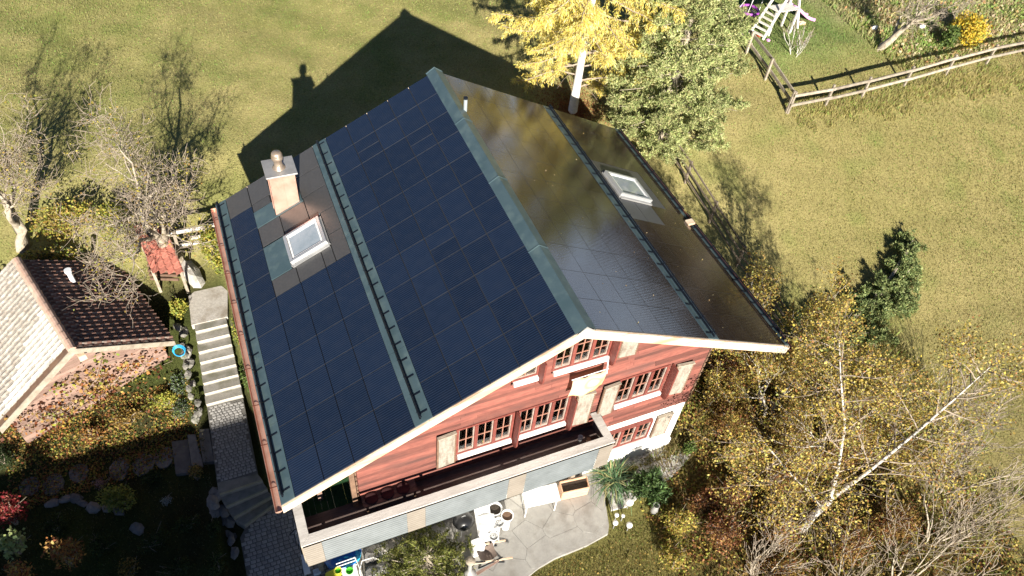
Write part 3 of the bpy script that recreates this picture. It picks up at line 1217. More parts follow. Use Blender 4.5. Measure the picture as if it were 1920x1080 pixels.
# pale end piece of the ridge cap
mb = MB()
mb.add([(-.23, -.035, zr(.23) - .03), (0, -.035, RH + .07), (.23, -.035, zr(.23) - .03), (0, -.035, RH - .05)], [(0, 3, 2, 1)])
mb.add([(-.23, -.028, zr(.23) - .03), (0, -.028, RH + .07), (.23, -.028, zr(.23) - .03), (0, -.028, RH - .05)], [(0, 1, 2, 3)])
mb.build("ridge_end_plate", M_ALU, house)

# snow guards: a rail on hooked brackets
for (xr_, y_a, y_b) in ((-6.40, .15, RL - .02), (-3.42, .1, RL - .02), (3.70, .05, RL - .02), (6.42, .05, 5.15), (6.42, 5.35, RL - .1)):
    sg = -1 if xr_ < 0 else 1
    t_ = MB()
    for off in (.055, .105):
        t_.bar(roof_pt(xr_, y_a, off), roof_pt(xr_, y_b, off), .028, .028, upv=(-sg * SA, 0, CA))
    t_.bar(roof_pt(xr_ + sg * .035, y_a, .012), roof_pt(xr_ + sg * .035, y_b, .012), .035, .02)
    gd = t_.build("snow_guard", M_DARKM, house)
    n = int((y_b - y_a) / .46)
    b0 = None
    for i in range(n + 1):
        yb = y_a + .12 + (y_b - y_a - .24) * i / n
        if b0 is None:
            mb = MB()
            c = roof_pt(xr_, yb, 0)
            mb.bar(roof_pt(xr_ - sg * .15, yb, .012), roof_pt(xr_ + sg * .03, yb, .012), .03, .012)
            mb.bar(roof_pt(xr_ + sg * .02, yb, .01), roof_pt(xr_ + sg * .02, yb, .13), .03, .014, upv=(0, 1, 0))
            b0 = mb.build("bracket", M_DARKM, gd)
            ybase = yb
        else:
            share(b0, "bracket", gd, (0, yb - ybase, 0))

# verge boards, front and rear
for sg in (-1, 1):
    for (ya, yb, h_) in ((-.028, .004, .30), (RL - .015, RL + .015, .24)):
        segs = ((0.0, 3.3), (3.305, 6.5))
        for (xa, xb) in segs:
            mb = MB()
            top = -.018
            z0a, z0b = zr(xa) + top, zr(xb) + top
            A_ = [(sg * xa, ya, z0a - h_), (sg * xb, ya, z0b - h_), (sg * xb, yb, z0b - h_), (sg * xa, yb, z0a - h_), (sg * xa, ya, z0a), (sg * xb, ya, z0b), (sg * xb, yb, z0b), (sg * xa, yb, z0a)]
            mb.hexa(A_)
            mb.build("verge_board", M_VERGE, house, bevel=.004)
    mb = MB()   # pale upper strip of the verge, a little proud
    A_ = [(0, -.05, zr(0) - .13), (sg * 6.5, -.05, zr(6.5) - .13), (sg * 6.5, -.031, zr(6.5) - .13), (0, -.031, zr(0) - .13), (0, -.05, zr(0) - .02), (sg * 6.5, -.05, zr(6.5) - .02), (sg * 6.5, -.031, zr(6.5) - .02), (0, -.031, zr(0) - .02)]
    mb.hexa(A_)
    mb.build("verge_trim", M_VERGE, house)
# eave boards and gutters
for sg in (-1, 1):
    mb = MB()
    x = sg * 6.5
    mb.box(min(x - sg * .0, x - sg * .03), max(x, x - sg * .03), .035, RL - .02, zr(6.5) - .24, zr(6.5) - .05)
    mb.build("eave_board", M_COPPERD, house)
    mb = MB()
    n = 8
    cx_, cz_ = sg * 6.575, zr(6.5) - .11
    pr = []
    for i in range(n + 1):
        t = math.pi * i / n
        pr.append((cx_ - .075 * math.cos(t), cz_ - .075 * math.sin(t)))
    pin = [(cx_ - .066 * math.cos(math.pi * i / n), cz_ - .066 * math.sin(math.pi * i / n)) for i in range(n + 1)]
    loop = pr + pin[::-1]
    vs = [(p[0], -.06, p[1]) for p in loop] + [(p[0], RL + .02, p[1]) for p in loop]
    m_ = len(loop)
    mb.add(vs, [(i, (i + 1) % m_, m_ + (i + 1) % m_, m_ + i) for i in range(m_)])
    mb.add([(p[0], -.06, p[1]) for p in pr], [tuple(range(n + 1))])
    mb.add([(p[0], RL + .02, p[1]) for p in pr], [tuple(range(n + 1))])
    gt = mb.build("gutter", M_COPPER if sg < 0 else M_COPPERD, house)
    for j in range(9):
        mb = MB()
        mb.box(cx_ - .08, cx_ + .08, .5 + j * 1.08, .525 + j * 1.08, cz_ + .001, cz_ + .008)
        mb.build("gutter_bracket", M_COPPERD, gt)
mb = MB()
mb.tube([(-6.575, .5, zr(6.5) - .18), (-6.45, .6, zr(6.5) - .4), (-5.0, .82, .6), (-4.93, .83, -.1)], .035, 8)

# chimney clad in copper
x0, x1, ya, yb, zt = -5.02, -4.36, 7.9, 8.55, 5.06
ch = MB()
ch.box(x0, x1, ya, yb, 3.2, zt)
ch = ch.build("chimney", M_COPPER, house, bevel=.006)
mb = MB()
for xs_ in (x0 + .33,):
    mb.box(xs_ - .008, xs_ + .008, ya - .016, ya, 3.9, zt - .01)
mb.box(x0 - .016, x0, ya + .3, ya + .316, 3.75, zt - .01)
mb.build("standing_seam", M_COPPER, ch)
mb = MB()
mb.box(x0 - .07, x1 + .07, ya - .06, yb + .05, zt, zt + .05)
mb.build("chimney_cap", M_LEAD, ch, bevel=.012)
mb = MB()
mb.lathe([(.17, 0), (.15, .03), (.11, .06), (.105, .24), (.13, .25), (.135, .29), (.15, .30), (.15, .36), (.135, .38), (.14, .40), (.13, .46), (.09, .50), (0, .515)], (-4.70, 8.2, zt + .05), 20)
mb.build("cowl", mat("brownish_cowl_metal", (.36, .28, .21), (.46, .37, .29), 5, .4, metal=.6), ch, smooth=True)
mb = MB()
for (a, b_, c_, d_) in ((-5.56, -5.03, 7.84, 8.47), (-5.03, -4.27, 7.84, 7.895), (-4.355, -4.285, 7.895, 8.6)):
    roof_rect(mb, a, b_, c_, d_, -.03, .006)
mb.build("chimney_flashing", M_TEAL, ch)


def skylight(x0, x1, ya, yb, nm_, hgt=.13):
    mb = MB()
    w_ = .075
    for q in ((x0, x0 + w_, ya, yb), (x1 - w_, x1, ya, yb), (x0 + w_, x1 - w_, ya, ya + w_), (x0 + w_, x1 - w_, yb - w_, yb)):
        roof_rect(mb, *q, -.03, hgt)
    sk = mb.build("skylight", M_ALU, house, bevel=.008)
    mb = MB()
    for q in ((x0 + .085, x0 + .125, ya + .085, yb - .085), (x1 - .125, x1 - .085, ya + .085, yb - .085), (x0 + .125, x1 - .125, ya + .085, ya + .125), (x0 + .125, x1 - .125, yb - .125, yb - .085)):
        roof_rect(mb, *q, 0, hgt - .02)
    mb.build("sash_frame", M_WHITEP, sk)
    mb = MB()
    roof_rect(mb, x0 + .126, x1 - .126, ya + .126, yb - .126, 0, hgt - .04)
    mb.build("glass_pane", M_SKYG, sk)
    mb = MB()
    o_ = .09
    for q in ((x0 - .03, x0 - .002, ya - .03, yb + .03), (x1 + .002, x1 + .03, ya - .03, yb + .03), (x0 - .002, x1 + .002, ya - .09, ya - .002)):
        roof_rect(mb, *q, -.02, .03)
    mb.build("flashing_frame", M_LEAD, sk)
    mb = MB()
    roof_rect(mb, x0, x1, yb + .005, yb + .09, -.02, hgt * .6)
    mb.build("shutter_box", M_COPPERD if x0 < 0 else M_DARKM, sk)
    return sk


skylight(-4.97, -4.01, 5.92, 6.9, "left")
skylight(4.03, 5.17, 5.36, 6.4, "right")
mb = MB()
roof_rect(mb, -5.555, -5.01, 5.85, 7.03, -.03, .008)
roof_rect(mb, -5.0, -3.985, 7.01, 7.08, -.03, .01)
mb.build("skylight_apron", M_TEAL, house)
# vent pipe on the right slope
mb = MB()
mb.tube([(.24, 7.81, zr(.24) - .05), (.24, 7.81, zr(.24) + .36)], .05, 14)
vp = mb.build("vent_pipe", mat("grey_vent_plastic", (.25, .29, .30), (.3, .34, .35), 6, .5), house)
mb = MB()
mb.tube([(.24, 7.81, zr(.24) + .361), (.24, 7.81, zr(.24) + .41)], .058, 14)
mb.build("vent_cap", M_DARKM, vp)

# ---- walls
mb = MB()
mb.box(-WX, WX, WY, WB, -3.2, -.002)
mb.build("cellar_wall", M_WHITE, house)
mb = MB()      # timber storey body behind the boards
ztop = zr(WX) - .22
ap = RH - .22
pr = [(-WX + .03, 0.0), (WX - .03, 0.0), (WX - .03, ztop), (0, ap), (-WX + .03, ztop)]
vs = [(p[0], WY + .36, p[1]) for p in pr] + [(p[0], WB, p[1]) for p in pr]
mb.add(vs, [(0, 1, 2, 3, 4), (9, 8, 7, 6, 5)] + [(i, 5 + i, 5 + (i + 1) % 5, (i + 1) % 5) for i in range(5)])
mb.build("timber_wall", M_BROWN, house)
OPEN = [(-2.33, -.70 + .03, 1.10, 2.32), (-.72, .72, 1.10, 2.32), (2.12, 3.62, 1.10, 2.32), (-.02, 1.50, 3.60, 5.2), (-1.05, -.36, 3.62, 4.35)]
random.seed(3)
bh = .118
z = 0.004
while z < ap - .1:
    lim = min(WX, (RH - .22 - z - bh) / RS)
    if lim < .15:
        break
    segs = [(-lim, lim)]
    for (a, b_, c_, d_) in OPEN:
        if z + bh > c_ + .01 and z < d_ - .01:
            ns = []
            for (p, q) in segs:
                if b_ <= p or a >= q:
                    ns.append((p, q))
                else:
                    if a > p + .02:
                        ns.append((p, a))
                    if b_ < q - .02:
                        ns.append((b_, q))
            segs = ns
    for (p, q) in segs:
        cuts = [p]
        while q - cuts[-1] > 3.4:
            cuts.append(cuts[-1] + random.uniform(1.8, 3.0))
        cuts.append(q)
        for a, b_ in zip(cuts[:-1], cuts[1:]):
            if b_ - a < .04:
                continue
            j = random.uniform(-.003, .003)
            mb = MB()
            f0 = WY - .012 + j
            mb.hexa([(a + .003, f0 - .014, z), (b_ - .003, f0 - .014, z), (b_ - .003, WY + .028, z), (a + .003, WY + .028, z),
                     (a + .003, f0 + .012, z + bh - .016), (b_ - .003, f0 + .012, z + bh - .016), (b_ - .003, WY + .028, z + bh - .016), (a + .003, WY + .028, z + bh - .016)])
            mb.build("wall_board", M_RED, house)
    z += bh
# side boards seen under the right and left eaves: joined far faces
for sg in (-1, 1):
    for k in range(28):
        mb = MB()
        zz = .004 + k * bh
        if zz > ztop:
            break
        xo = sg * WX
        mb.box(min(xo, xo + sg * .02), max(xo, xo + sg * .02), WY + .03, WB, zz, zz + bh - .008)
        mb.build("side_board", M_RED, house)
# projecting log ends at the front corners
for sg in (-1, 1):
    for k in range(12):
        mb = MB()
        xo = sg * (WX + .021)
        mb.box(min(xo, xo + sg * .05), max(xo, xo + sg * .05), WY - .03, WY + .09, .02 + k * .236, .02 + k * .236 + .16)
        mb.build("log_end", M_BROWN, house)


M_SASH = mat("worn_sash_paint", (.30, .22, .18), (.42, .35, .30), 8, .6)


def window(x0, x1, z0, z1, n, y=None, frame=M_REDF, rows=3, sill=True, depth=.34):
    y = WY if y is None else y
    mb = MB()
    f = .06
    mb.box(x0 - f, x1 + f, y - .03, y + depth, z1, z1 + f)
    mb.box(x0 - f, x0, y - .03, y + depth, z0, z1)
    mb.box(x1, x1 + f, y - .03, y + depth, z0, z1)
    mb.box(x0 - f, x1 + f, y - .03, y + depth, z0 - f, z0)
    w_ = mb.build("window", frame, house, bevel=.004)
    post = .085
    sw = (x1 - x0 - post * (n - 1)) / n
    for i in range(n):
        a = x0 + i * (sw + post)
        b_ = a + sw
        if i < n - 1:
            mb = MB()
            mb.box(b_ + .001, b_ + post - .001, y - .045, y + depth - .01, z0 + .001, z1 - .001)
            mb.build("post", frame, w_)
        s = .022
        mb = MB()
        mb.box(a + .002, a + s, y + .0, y + .04, z0 + .002, z1 - .002)
        mb.box(b_ - s, b_ - .002, y + .0, y + .04, z0 + .002, z1 - .002)
        mb.box(a + s, b_ - s, y + .0, y + .04, z0 + .002, z0 + s)
        mb.box(a + s, b_ - s, y + .0, y + .04, z1 - s, z1 - .002)
        mb.build("sash", M_SASH, w_)
        mb = MB()
        mb.box((a + b_) / 2 - .011, (a + b_) / 2 + .011, y + .004, y + .022, z0 + s, z1 - s)
        for k in range(1, rows):
            zz = z0 + (z1 - z0) * k / rows
            mb.box(a + s, b_ - s, y + .006, y + .020, zz - .010, zz + .010)
        mb.build("glazing_bar", mat("faded_bar", (.30, .13, .09), (.38, .20, .14), 6, .6), w_)
        mb = MB()
        mb.box(a + s, b_ - s, y + .024, y + .034, z0 + s, z1 - s)
        mb.build("pane", M_GLASS, w_)
    if sill:
        mb = MB()
        mb.box(x0 - .03, x1 + .03, y - .12, y - .031, z0 - .15, z0 - .03)
        mb.build("window_sill", M_WHITEP, w_, bevel=.006)
    return w_


window(-2.27, -.88, 1.18, 2.26, 3, rows=2)
window(-.66, .66, 1.18, 2.26, 3, rows=2)
window(2.17, 3.55, 1.18, 2.26, 3, rows=2)
window(.04, 1.43, 3.70, 4.75, 3)
window(-.98, -.42, 3.74, 4.28, 1, rows=2)
wb = window(2.30, 3.68, -1.25, -.40, 3, y=WY - .075, rows=2, sill=False, depth=.07)
mb = MB()
mb.box(2.22, 3.76, WY - .20, WY - .003, -1.42, -1.32)
mb.build("window_sill", M_WHITE, wb, bevel=.01)
# stepped plinth of the white cellar wall
mb = MB()
mb.box(1.7, WX + .02, WY - .07, WY - .003, -2.6, -2.02)
mb.build("plinth", M_WHITE, house, bevel=.01)

# curved red reveal boards beside the windows
for (xc, za, zb_) in ((-.775, .86, 2.34), (.745, .86, 2.34), (3.68, .86, 2.34), (-.36, 3.5, 4.4), (1.52, 3.4, 4.9)):
    mb = MB()
    dpt = .26
    prf = [(0, zb_), (-dpt, zb_), (-dpt, za + .22), (-dpt * .85, za + .1), (-dpt * .5, za + .02), (0, za)]
    n = len(prf)
    vs = [(xc - .022, WY - .03 + p[0], p[1]) for p in prf] + [(xc + .022, WY - .03 + p[0], p[1]) for p in prf]
    mb.add(vs, [tuple(range(n)), tuple(range(n, 2 * n))[::-1]] + [(i, n + i, n + (i + 1) % n, (i + 1) % n) for i in range(n)])
    mb.build("reveal_board", M_REDF, house, bevel=.003)


def shutter(xa, xb, za, zb_, y=None, turn=0.0):
    """open board shutter standing off the wall, with slats"""
    y = (WY - .10) if y is None else y
    w_ = xb - xa
    mb = MB()
    f = .045
    Mx = Matrix.Translation(((xa + xb) / 2, y, 0)) @ Matrix.Rotation(turn, 4, 'Z')
    for q in ((-w_ / 2, -w_ / 2 + f, za, zb_), (w_ / 2 - f, w_ / 2, za, zb_), (-w_ / 2 + f, w_ / 2 - f, za, za + f), (-w_ / 2 + f, w_ / 2 - f, zb_ - f, zb_)):
        mb.box(q[0], q[1], -.018, .018, q[2], q[3], M=Mx)
    s_ = mb.build("shutter", M_BROWN, house, bevel=.003)
    n = int((zb_ - za - 2 * f) / .088)
    for k in range(n):
        a = za + f + (zb_ - za - 2 * f) * k / n
        b_ = za + f + (zb_ - za - 2 * f) * (k + 1) / n
        mb = MB()
        mb.hexa([Mx @ Vector(p) for p in ((-w_ / 2 + f, -.036, a), (w_ / 2 - f, -.036, a), (w_ / 2 - f, -.004, a), (-w_ / 2 + f, -.004, a),
                                          (-w_ / 2 + f, -.002, b_ - .006), (w_ / 2 - f, -.002, b_ - .006), (w_ / 2 - f, .008, b_ - .004), (-w_ / 2 + f, .008, b_ - .004))])
        mb.build("slat", M_SHUT, s_)
    mb = MB()
    mb.box(-w_ / 2 + .01, w_ / 2 - .01, -.055, .03, zb_ + .002, zb_ + .03, M=Mx)
    mb.build("shutter_cover", M_GWOOD, s_)
    mb = MB()
    for zz in (za + .15, zb_ - .15):
        mb.bar(Mx @ Vector((w_ / 2, .018, zz)), Vector((xb, WY - .02, zz)), .02)
    mb.build("hinge", M_DARKM, s_)
    return s_


shutter(-2.86, -2.36, .93, 2.34, turn=R(4))
shutter(.86, 1.36, .86, 2.30, turn=R(-6))
shutter(1.60, 2.09, .90, 2.30, turn=R(3))
shutter(3.80, 4.32, .84, 2.24, turn=R(-6))
shutter(1.70, 2.22, 3.50, 4.50, turn=R(-4))
sb = shutter(3.90, 4.44, -1.52, -.38, y=WY - .06)

# ---- balcony
bal = MB()
bx0, bx1, by0 = -6.36, 1.68, -.10
for i in range(7):
    a = by0 + .03 + i * .137
    mb = MB()
    mb.box(bx0 + .04, bx1 - .04, a, a + .131, .33, .38)
    mb.build("balcony_floor_board", M_FLOOR, house)
for i in range(10):
    mb = MB()
    a = bx0 + .04 + i * .152
    mb.box(a, a + .149, .875, 8.6, .33, .378)
    mb.build("balcony_floor_board", mat("green_floor_covering", (.008, .05, .012), (.015, .075, .02), 12, .95), house)
for i in range(9):
    mb = MB()
    a = bx0 + .1 + i * .96
    mb.box(a, a + .11, .0, 1.6 if a < -4.9 else .86, .16, .328)
    mb.build("balcony_joist", M_BROWN, house)
# rail boards on top
for (pl, nm_) in (([(bx0, by0 - .04), (bx1, by0 - .04), (bx1 - .22, by0 + .20), (bx0 + .22, by0 + .20)], "f"),
                  ([(bx0, by0 - .038), (bx0 + .218, by0 + .202), (bx0 + .218, 8.5), (bx0, 8.5)], "l"),
                  ([(bx1, by0 - .038), (bx1, WY - .05), (bx1 - .24, WY - .05), (bx1 - .218, by0 + .202)], "r")):
    mb = MB()
    mb.prism(pl, 1.08, 1.125)
    mb.build("handrail_board", M_RAIL, house, bevel=.006)
SEG = [(-6.34, -5.92, 1), (-5.915, -3.9, 0), (-3.895, -3.445, 1), (-3.44, -1.28, 0), (-1.275, -.81, 1), (-.805, 1.235, 0), (1.24, 1.66, 1)]


def corrugated(xa, xb, z0, z1, y, pitch=.105, amp=.032, along_x=True, side=0):
    mb = MB()
    n = int((z1 - z0) / pitch * 9)
    for i in range(n + 1):
        zz = z0 + (z1 - z0) * i / n
        yy = y - amp * abs(math.sin(math.pi * (zz + .065) / pitch)) ** .8
        if along_x:
            mb.v += [(xa, yy, zz), (xb, yy, zz)]
        else:
            mb.v += [(side + (yy - y), xa, zz), (side + (yy - y), xb, zz)]
    for i in range(n):
        mb.f.append((2 * i, 2 * i + 1, 2 * i + 3, 2 * i + 2))
        mb.mi.append(0)
    return mb


for (a, b_, k) in SEG:
    corrugated(a, b_, .683, 1.035, by0 - .015 - .004 * k).build("cladding_sheet", M_CORW if k else M_CORB, house)
    mb = MB()
    corrugated(a, b_, -.04, .665, by0 - .015 - .004 * k).build("cladding_sheet", M_CORW if k else M_CORB, house)
for x_ in (-6.335, -5.917, -3.897, -3.442, -1.277, -.807, 1.237, 1.66):
    mb = MB()
    mb.box(x_ - .035, x_ + .035, by0 + .012, by0 + .08, .1, 1.079)
    mb.build("rail_post", M_GWOOD, house)
mb = MB()
mb.box(bx0 + .02, bx1 - .02, by0 + .012, by0 + .045, .90, .95)
mb.box(bx0 + .02, bx1 - .02, by0 + .012, by0 + .045, .40, .46)
mb.build("rail_batten", M_GWOOD, house)
for (sx, y2) in ((bx0 + .02, 8.5), (bx1 - .02, WY - .05)):
    corrugated(by0 + .02, y2, .0, 1.05, by0, along_x=False, side=sx).build("cladding_sheet", M_CORW, house, smooth=True)
# posts that carry the roof over the balcony
for (x_, y_) in ((-5.69, 1.26), (-4.93, .80)):
    mb = MB()
    mb.box(x_ - .06, x_ + .06, y_ - .06, y_ + .06, .38, zr(x_) - .2)
    mb.build("balcony_post", M_PINKW if x_ < -5 else M_BROWN, house, bevel=.006)
for x_ in (-6.1, 1.3):
    mb = MB()
    mb.box(x_ - .06, x_ + .06, .62, .74, -2.5, .15)
    mb.build("balcony_support", M_GWOOD, house)

# bench with round dark cushions on the balcony
bn = thing("balcony_bench", "dark bench against the boarded wall at the left end of the balcony", "bench", (-4.1, .70, .38))
for i in range(3):
    mb = MB()
    mb.box(-4.78, -3.42, .53 + i * .115, .635 + i * .115, .60, .625)
    mb.build("slat", M_FLOOR, bn)
mb = MB()
for x_ in (-4.7, -3.5):
    for y_ in (.53, .80):
        mb.box(x_ - .025, x_ + .025, y_ - .025, y_ + .025, .38, .60)
mb.build("leg_frame", M_BROWN, bn)
for i, x_ in enumerate((-4.55, -4.15, -3.75)):
    mb = MB()
    mb.lathe([(0, .045), (.14, .045), (.165, .03), (.165, .01), (.14, 0), (0, 0)], (x_, .70, .626), 18)
    o = mb.build("seat_cushion", mat("dark_red_cushion", (.06, .018, .02), (.09, .03, .03), 8, .95), off=(x_, .70, .626), smooth=True)
    tag(o, ["dark round cushion on the balcony bench, nearest the left wall corner", "dark round cushion in the middle of the balcony bench", "dark round cushion at the right end of the balcony bench"][i], "cushion", "round cushions on the balcony bench")
# small things at the right end of the balcony
pt = thing("white_pot", "small white pot on the balcony floor by its right end", "pot", (1.12, .58, .38))
mb = MB()
mb.lathe([(.0, 0), (.05, 0), (.075, .15), (.065, .15), (.05, .03), (0, .03)], (1.12, .58, .38), 16)
mb.build("bowl", M_WHITEP, pt, smooth=True)
mb = MB()
mb.box(1.26, 1.36, .28, .50, .38, .52)
tag(mb.build("wooden_box", M_PLANTER, off=(1.31, .4, .38), bevel=.006), "small light wooden box in the right corner of the balcony", "box")

# flag on a slanting pole
fl = thing("flag", "pale yellow and white flag hanging from a slanting pole under the gable window", "flag", (1.5, WY - .05, 3.62))
mb = MB()
mb.tube([(1.50, WY - .03, 3.62), (1.42, .72, 3.52), (1.30, .52, 3.44)], .018, 8)
mb.tube([(1.40, .62, 3.47), (.42, .62, 3.44)], .012, 6)
mb.build("pole", M_WHITEP, fl)
nxf, nzf = 40, 26
vs, cs = [], []
for j in range(nzf + 1):
    for i in range(nxf + 1):
        u_, v_ = i / nxf, j / nzf
        x_ = .45 + .93 * u_ + .03 * math.sin(3 * v_)
        z_ = 3.435 - .045 * math.sin(math.pi * u_) * (1 - v_) - .80 * v_ * (1 - .1 * u_)
        y_ = .62 + .05 * math.sin(6.5 * u_ + 1.5 * v_) * v_ + .02 * math.sin(14 * u_)
        vs.append((x_, y_, z_))
        dx, dz = (u_ - .62) * 1.1, v_ - .5
        r2 = math.hypot(dx, dz)
        ye = max(0, 1 - abs(r2 - .24) / .1) * .7 + (0.5 if dx * 1.2 + dz > .35 else 0)
        edge = .8 if v_ < .12 or v_ > .93 else 0
        k_ = min(1, ye + edge * .6)
        cs.append((.80, .66 - .12 * k_, .50 - .32 * k_))
fs = [(j * (nxf + 1) + i, j * (nxf + 1) + i + 1, (j + 1) * (nxf + 1) + i + 1, (j + 1) * (nxf + 1) + i) for j in range(nzf) for i in range(nxf)]
np_mesh("cloth", vs, fs, M_FLAG, fl, tint=np.array(cs), smooth=True)

# ------------------------------------------------------------------ old tiled shed on the left
SA_ = Vector((-10.76, 6.97, 1.5))
SD = Vector((-.33, .944, 0)).normalized()
SN = Vector((SD.y, -SD.x, 0))
SHW, SHL, SPT = 2.33, 3.96, .655          # half width, length, slope
shed = thing("tiled_shed", "old shed with a clay tiled gable roof and pinkish boarded front", "shed", (-10.8, 8.6, -1.4))


def sp(u, v, z):
    return SA_ + SN * u + SD * v + Vector((0, 0, z))


sang = math.atan(SPT)
for sg in (-1, 1):
    mb = MB()
    mb.hexa([sp(0, 0, -.13), sp(sg * SHW, 0, -SPT * SHW - .13), sp(sg * SHW, SHL, -SPT * SHW - .13), sp(0, SHL, -.13),
             sp(0, 0, -.06), sp(sg * SHW, 0, -SPT * SHW - .06), sp(sg * SHW, SHL, -SPT * SHW - .06), sp(0, SHL, -.06)])
    mb.build("roof_boarding", M_BROWN, shed)
    # verge board on the front
    mb = MB()
    mb.hexa([sp(0, -.03, -.24), sp(sg * (SHW + .03), -.03, -SPT * SHW - .24), sp(sg * (SHW + .03), 0, -SPT * SHW - .24), sp(0, 0, -.24),
             sp(0, -.03, -.035), sp(sg * (SHW + .03), -.03, -SPT * SHW - .035), sp(sg * (SHW + .03), 0, -SPT * SHW - .035), sp(0, 0, -.035)])
    mb.build("verge_board", M_GWOOD, shed)
NC, NT = 11, 22
tl = math.hypot(SHW, SHW * SPT) / NC
tw = SHL / NT
trng = random.Random(5)


def tile_mesh(material, sg):
    """one pantile: flat pan with a roll along one long edge; local x runs down the slope, y along the ridge"""
    mb = MB()
    ys = [0, tw * .55, tw * .64, tw * .76, tw * .88, tw * 1.02]
    zs = [0, .004, .034, .046, .034, .004]
    if sg < 0:
        ys = [-v for v in ys]
    L2 = tl * 1.12
    for x, zo in ((0, 0), (L2, .0)):
        for y, z in zip(ys, zs):
            mb.v.append((x, y, z + zo + (.026 if x > 0 else 0)))
    for y in (ys[0], ys[-1]):
        mb.v.append((L2, y, .004))
    for y, z in zip(ys[1:-1], zs[1:-1]):
        mb.v.append((L2, y, z + .006))
    n = 6
    for i in range(n - 1):
        mb.f.append((i, n + i, n + i + 1, i + 1))
    b_ = [12, 14, 15, 16, 17, 13]
    for i in range(n - 1):
        mb.f.append((n + i, b_[i], b_[i + 1], n + i + 1))
    mb.mi = [0] * len(mb.f)
    return mb


def tile_matrix(sg, i, j):
    # slope frame: X down the slope, Y along the ridge (front to back), Z outward
    X = (SN * sg * math.cos(sang) + Vector((0, 0, -math.sin(sang))))
    Y = SD.copy()
    Z = X.cross(Y) * (1 if sg > 0 else -1)
    if Z.z < 0:
        Z = -Z
    s0 = i * tl
    v0 = j * tw + .02 if sg > 0 else j * tw + tw
    P = sp(0, 0, -.05) + X * s0 + Y * v0 + Z * .01
    Y2 = Y
    X2 = X
    Z2 = X2.cross(Y2)
    if Z2.z < 0:
        # keep it right handed by flipping the ridge axis
        Y2 = -Y2
        Z2 = X2.cross(Y2)
    m = Matrix((X2, Y2, Z2)).transposed().to_4x4()
    m.translation = P
    return m


for sg in (1, -1):
    material = M_TILE if sg > 0 else M_TILEL
    first = None
    rest = MB()
    cells = [(i, j) for i in range(NC) for j in range(NT)]
    if sg < 0:
        cells.sort(key=lambda c: (tile_matrix(-1, *c).translation - CAM).length)
    cnt = 0
    for (i, j) in cells:
        m = tile_matrix(sg, i, j) @ Matrix.Rotation(trng.uniform(-.02, .02), 4, 'Z')
        if sg > 0:
            # roll must sit on the same side everywhere
            if m.col[1].xyz.dot(SD) < 0:
                m.translation = m.translation + SD * 0
        if (sg > 0) or cnt < 55:
            if first is None:
                tmb = tile_mesh(material, 1 if m.col[1].xyz.dot(SD) > 0 else -1)
                o = tmb.build("roof_tile", material, None)
                o.parent = shed
                first = o
            else:
                o = share(first, "roof_tile", shed)
            mm = m.copy()
            mm.translation = m.translation - shed.location
            o.matrix_basis = mm
            cnt += 1
        else:
            tmb = tile_mesh(material, 1 if m.col[1].xyz.dot(SD) > 0 else -1)
            # lift by a random amount so the old roof looks uneven
            rest.add([m @ Vector(v) + Vector((0, 0, trng.uniform(0, .012))) for v in tmb.v[:0]] or [m @ (Vector(v) + Vector((0, 0, .0))) for v in tmb.v], tmb.f)
    if rest.v:
        tag(rest.build("further_roof_tiles", material, shed), kind='stuff')
M_RIDGE = mat("pinkish_ridge_tile", (.42, .27, .20), (.54, .38, .30), 7, .9, .3, var=.12)
for j in range(13):
    mb = MB()
    a, b_ = -.04 + j * .31, -.04 + (j + 1) * .31 + .03
    pts = []
    for (v, rr0) in ((a, .105), (b_, .125)):
        for k in range(7):
            t = math.pi * k / 6
            pts.append(sp(-rr0 * math.cos(t), v, -.055 + rr0 * math.sin(t) * .9))
    mb.add(pts, [(k, k + 1, 7 + k + 1, 7 + k) for k in range(6)])
    mb.add([p * 1 for p in pts[:7]], [tuple(range(7))])
    mb.build("ridge_tile", M_RIDGE, shed, smooth=False)
# body and boards
mb = MB()
hw = SHW - .25
pr = [(-hw, -3.4), (hw, -3.4), (hw, -SPT * hw - .16), (0, -.16), (-hw, -SPT * hw - .16)]
mb.add([sp(p[0], .42, p[1]) for p in pr] + [sp(p[0], SHL - .2, p[1]) for p in pr], [(0, 1, 2, 3, 4), (9, 8, 7, 6, 5)] + [(i, 5 + i, 5 + (i + 1) % 5, (i + 1) % 5) for i in range(5)])
mb.build("shed_body", M_BROWN, shed)
z = -3.1
while z < -.3:
    lim = min(hw + .02, (-.16 - z - .14) / SPT)
    if lim < .15:
        break
    cut = trng.uniform(-lim * .5, lim * .5)
    for a, b_ in ((-lim, cut), (cut, lim)):
        mb = MB()
        j = trng.uniform(-.008, .008)
        mb.hexa([sp(a + .004, .385 + j, z), sp(b_ - .004, .385 + j, z), sp(b_ - .004, .418, z), sp(a + .004, .418, z),
                 sp(a + .004, .40 + j, z + .132), sp(b_ - .004, .40 + j, z + .132), sp(b_ - .004, .418, z + .132), sp(a + .004, .418, z + .132)])
        mb.build("wall_board", M_PINKW, shed)
    z += .14
# small pale beam end and a leaning board under the ridge
mb = MB()
mb.box(-.09, .09, -.25, .3, -.09, .09, M=Matrix.Translation(sp(.12, .12, -.42)) @ Matrix.Rotation(math.atan2(SN.y, SN.x), 4, 'Z'))
mb.build("beam_end", M_VERGE, shed, bevel=.01)
# white flue on the shaded slope
fp = sp(.95, 2.9, -SPT * .95)
mb = MB()
mb.tube([fp, fp + Vector((0, 0, .42))], .07, 12)
fo = mb.build("flue", mat("pale_flue_metal", (.60, .63, .66), (.68, .7, .72), 6, .45), shed, smooth=False)
mb = MB()
mb.tube([fp + Vector((0, 0, .421)), fp + Vector((0, 0, .50))], .10, 12)
mb.build("flue_cap", MATS["pale_flue_metal"], fo)
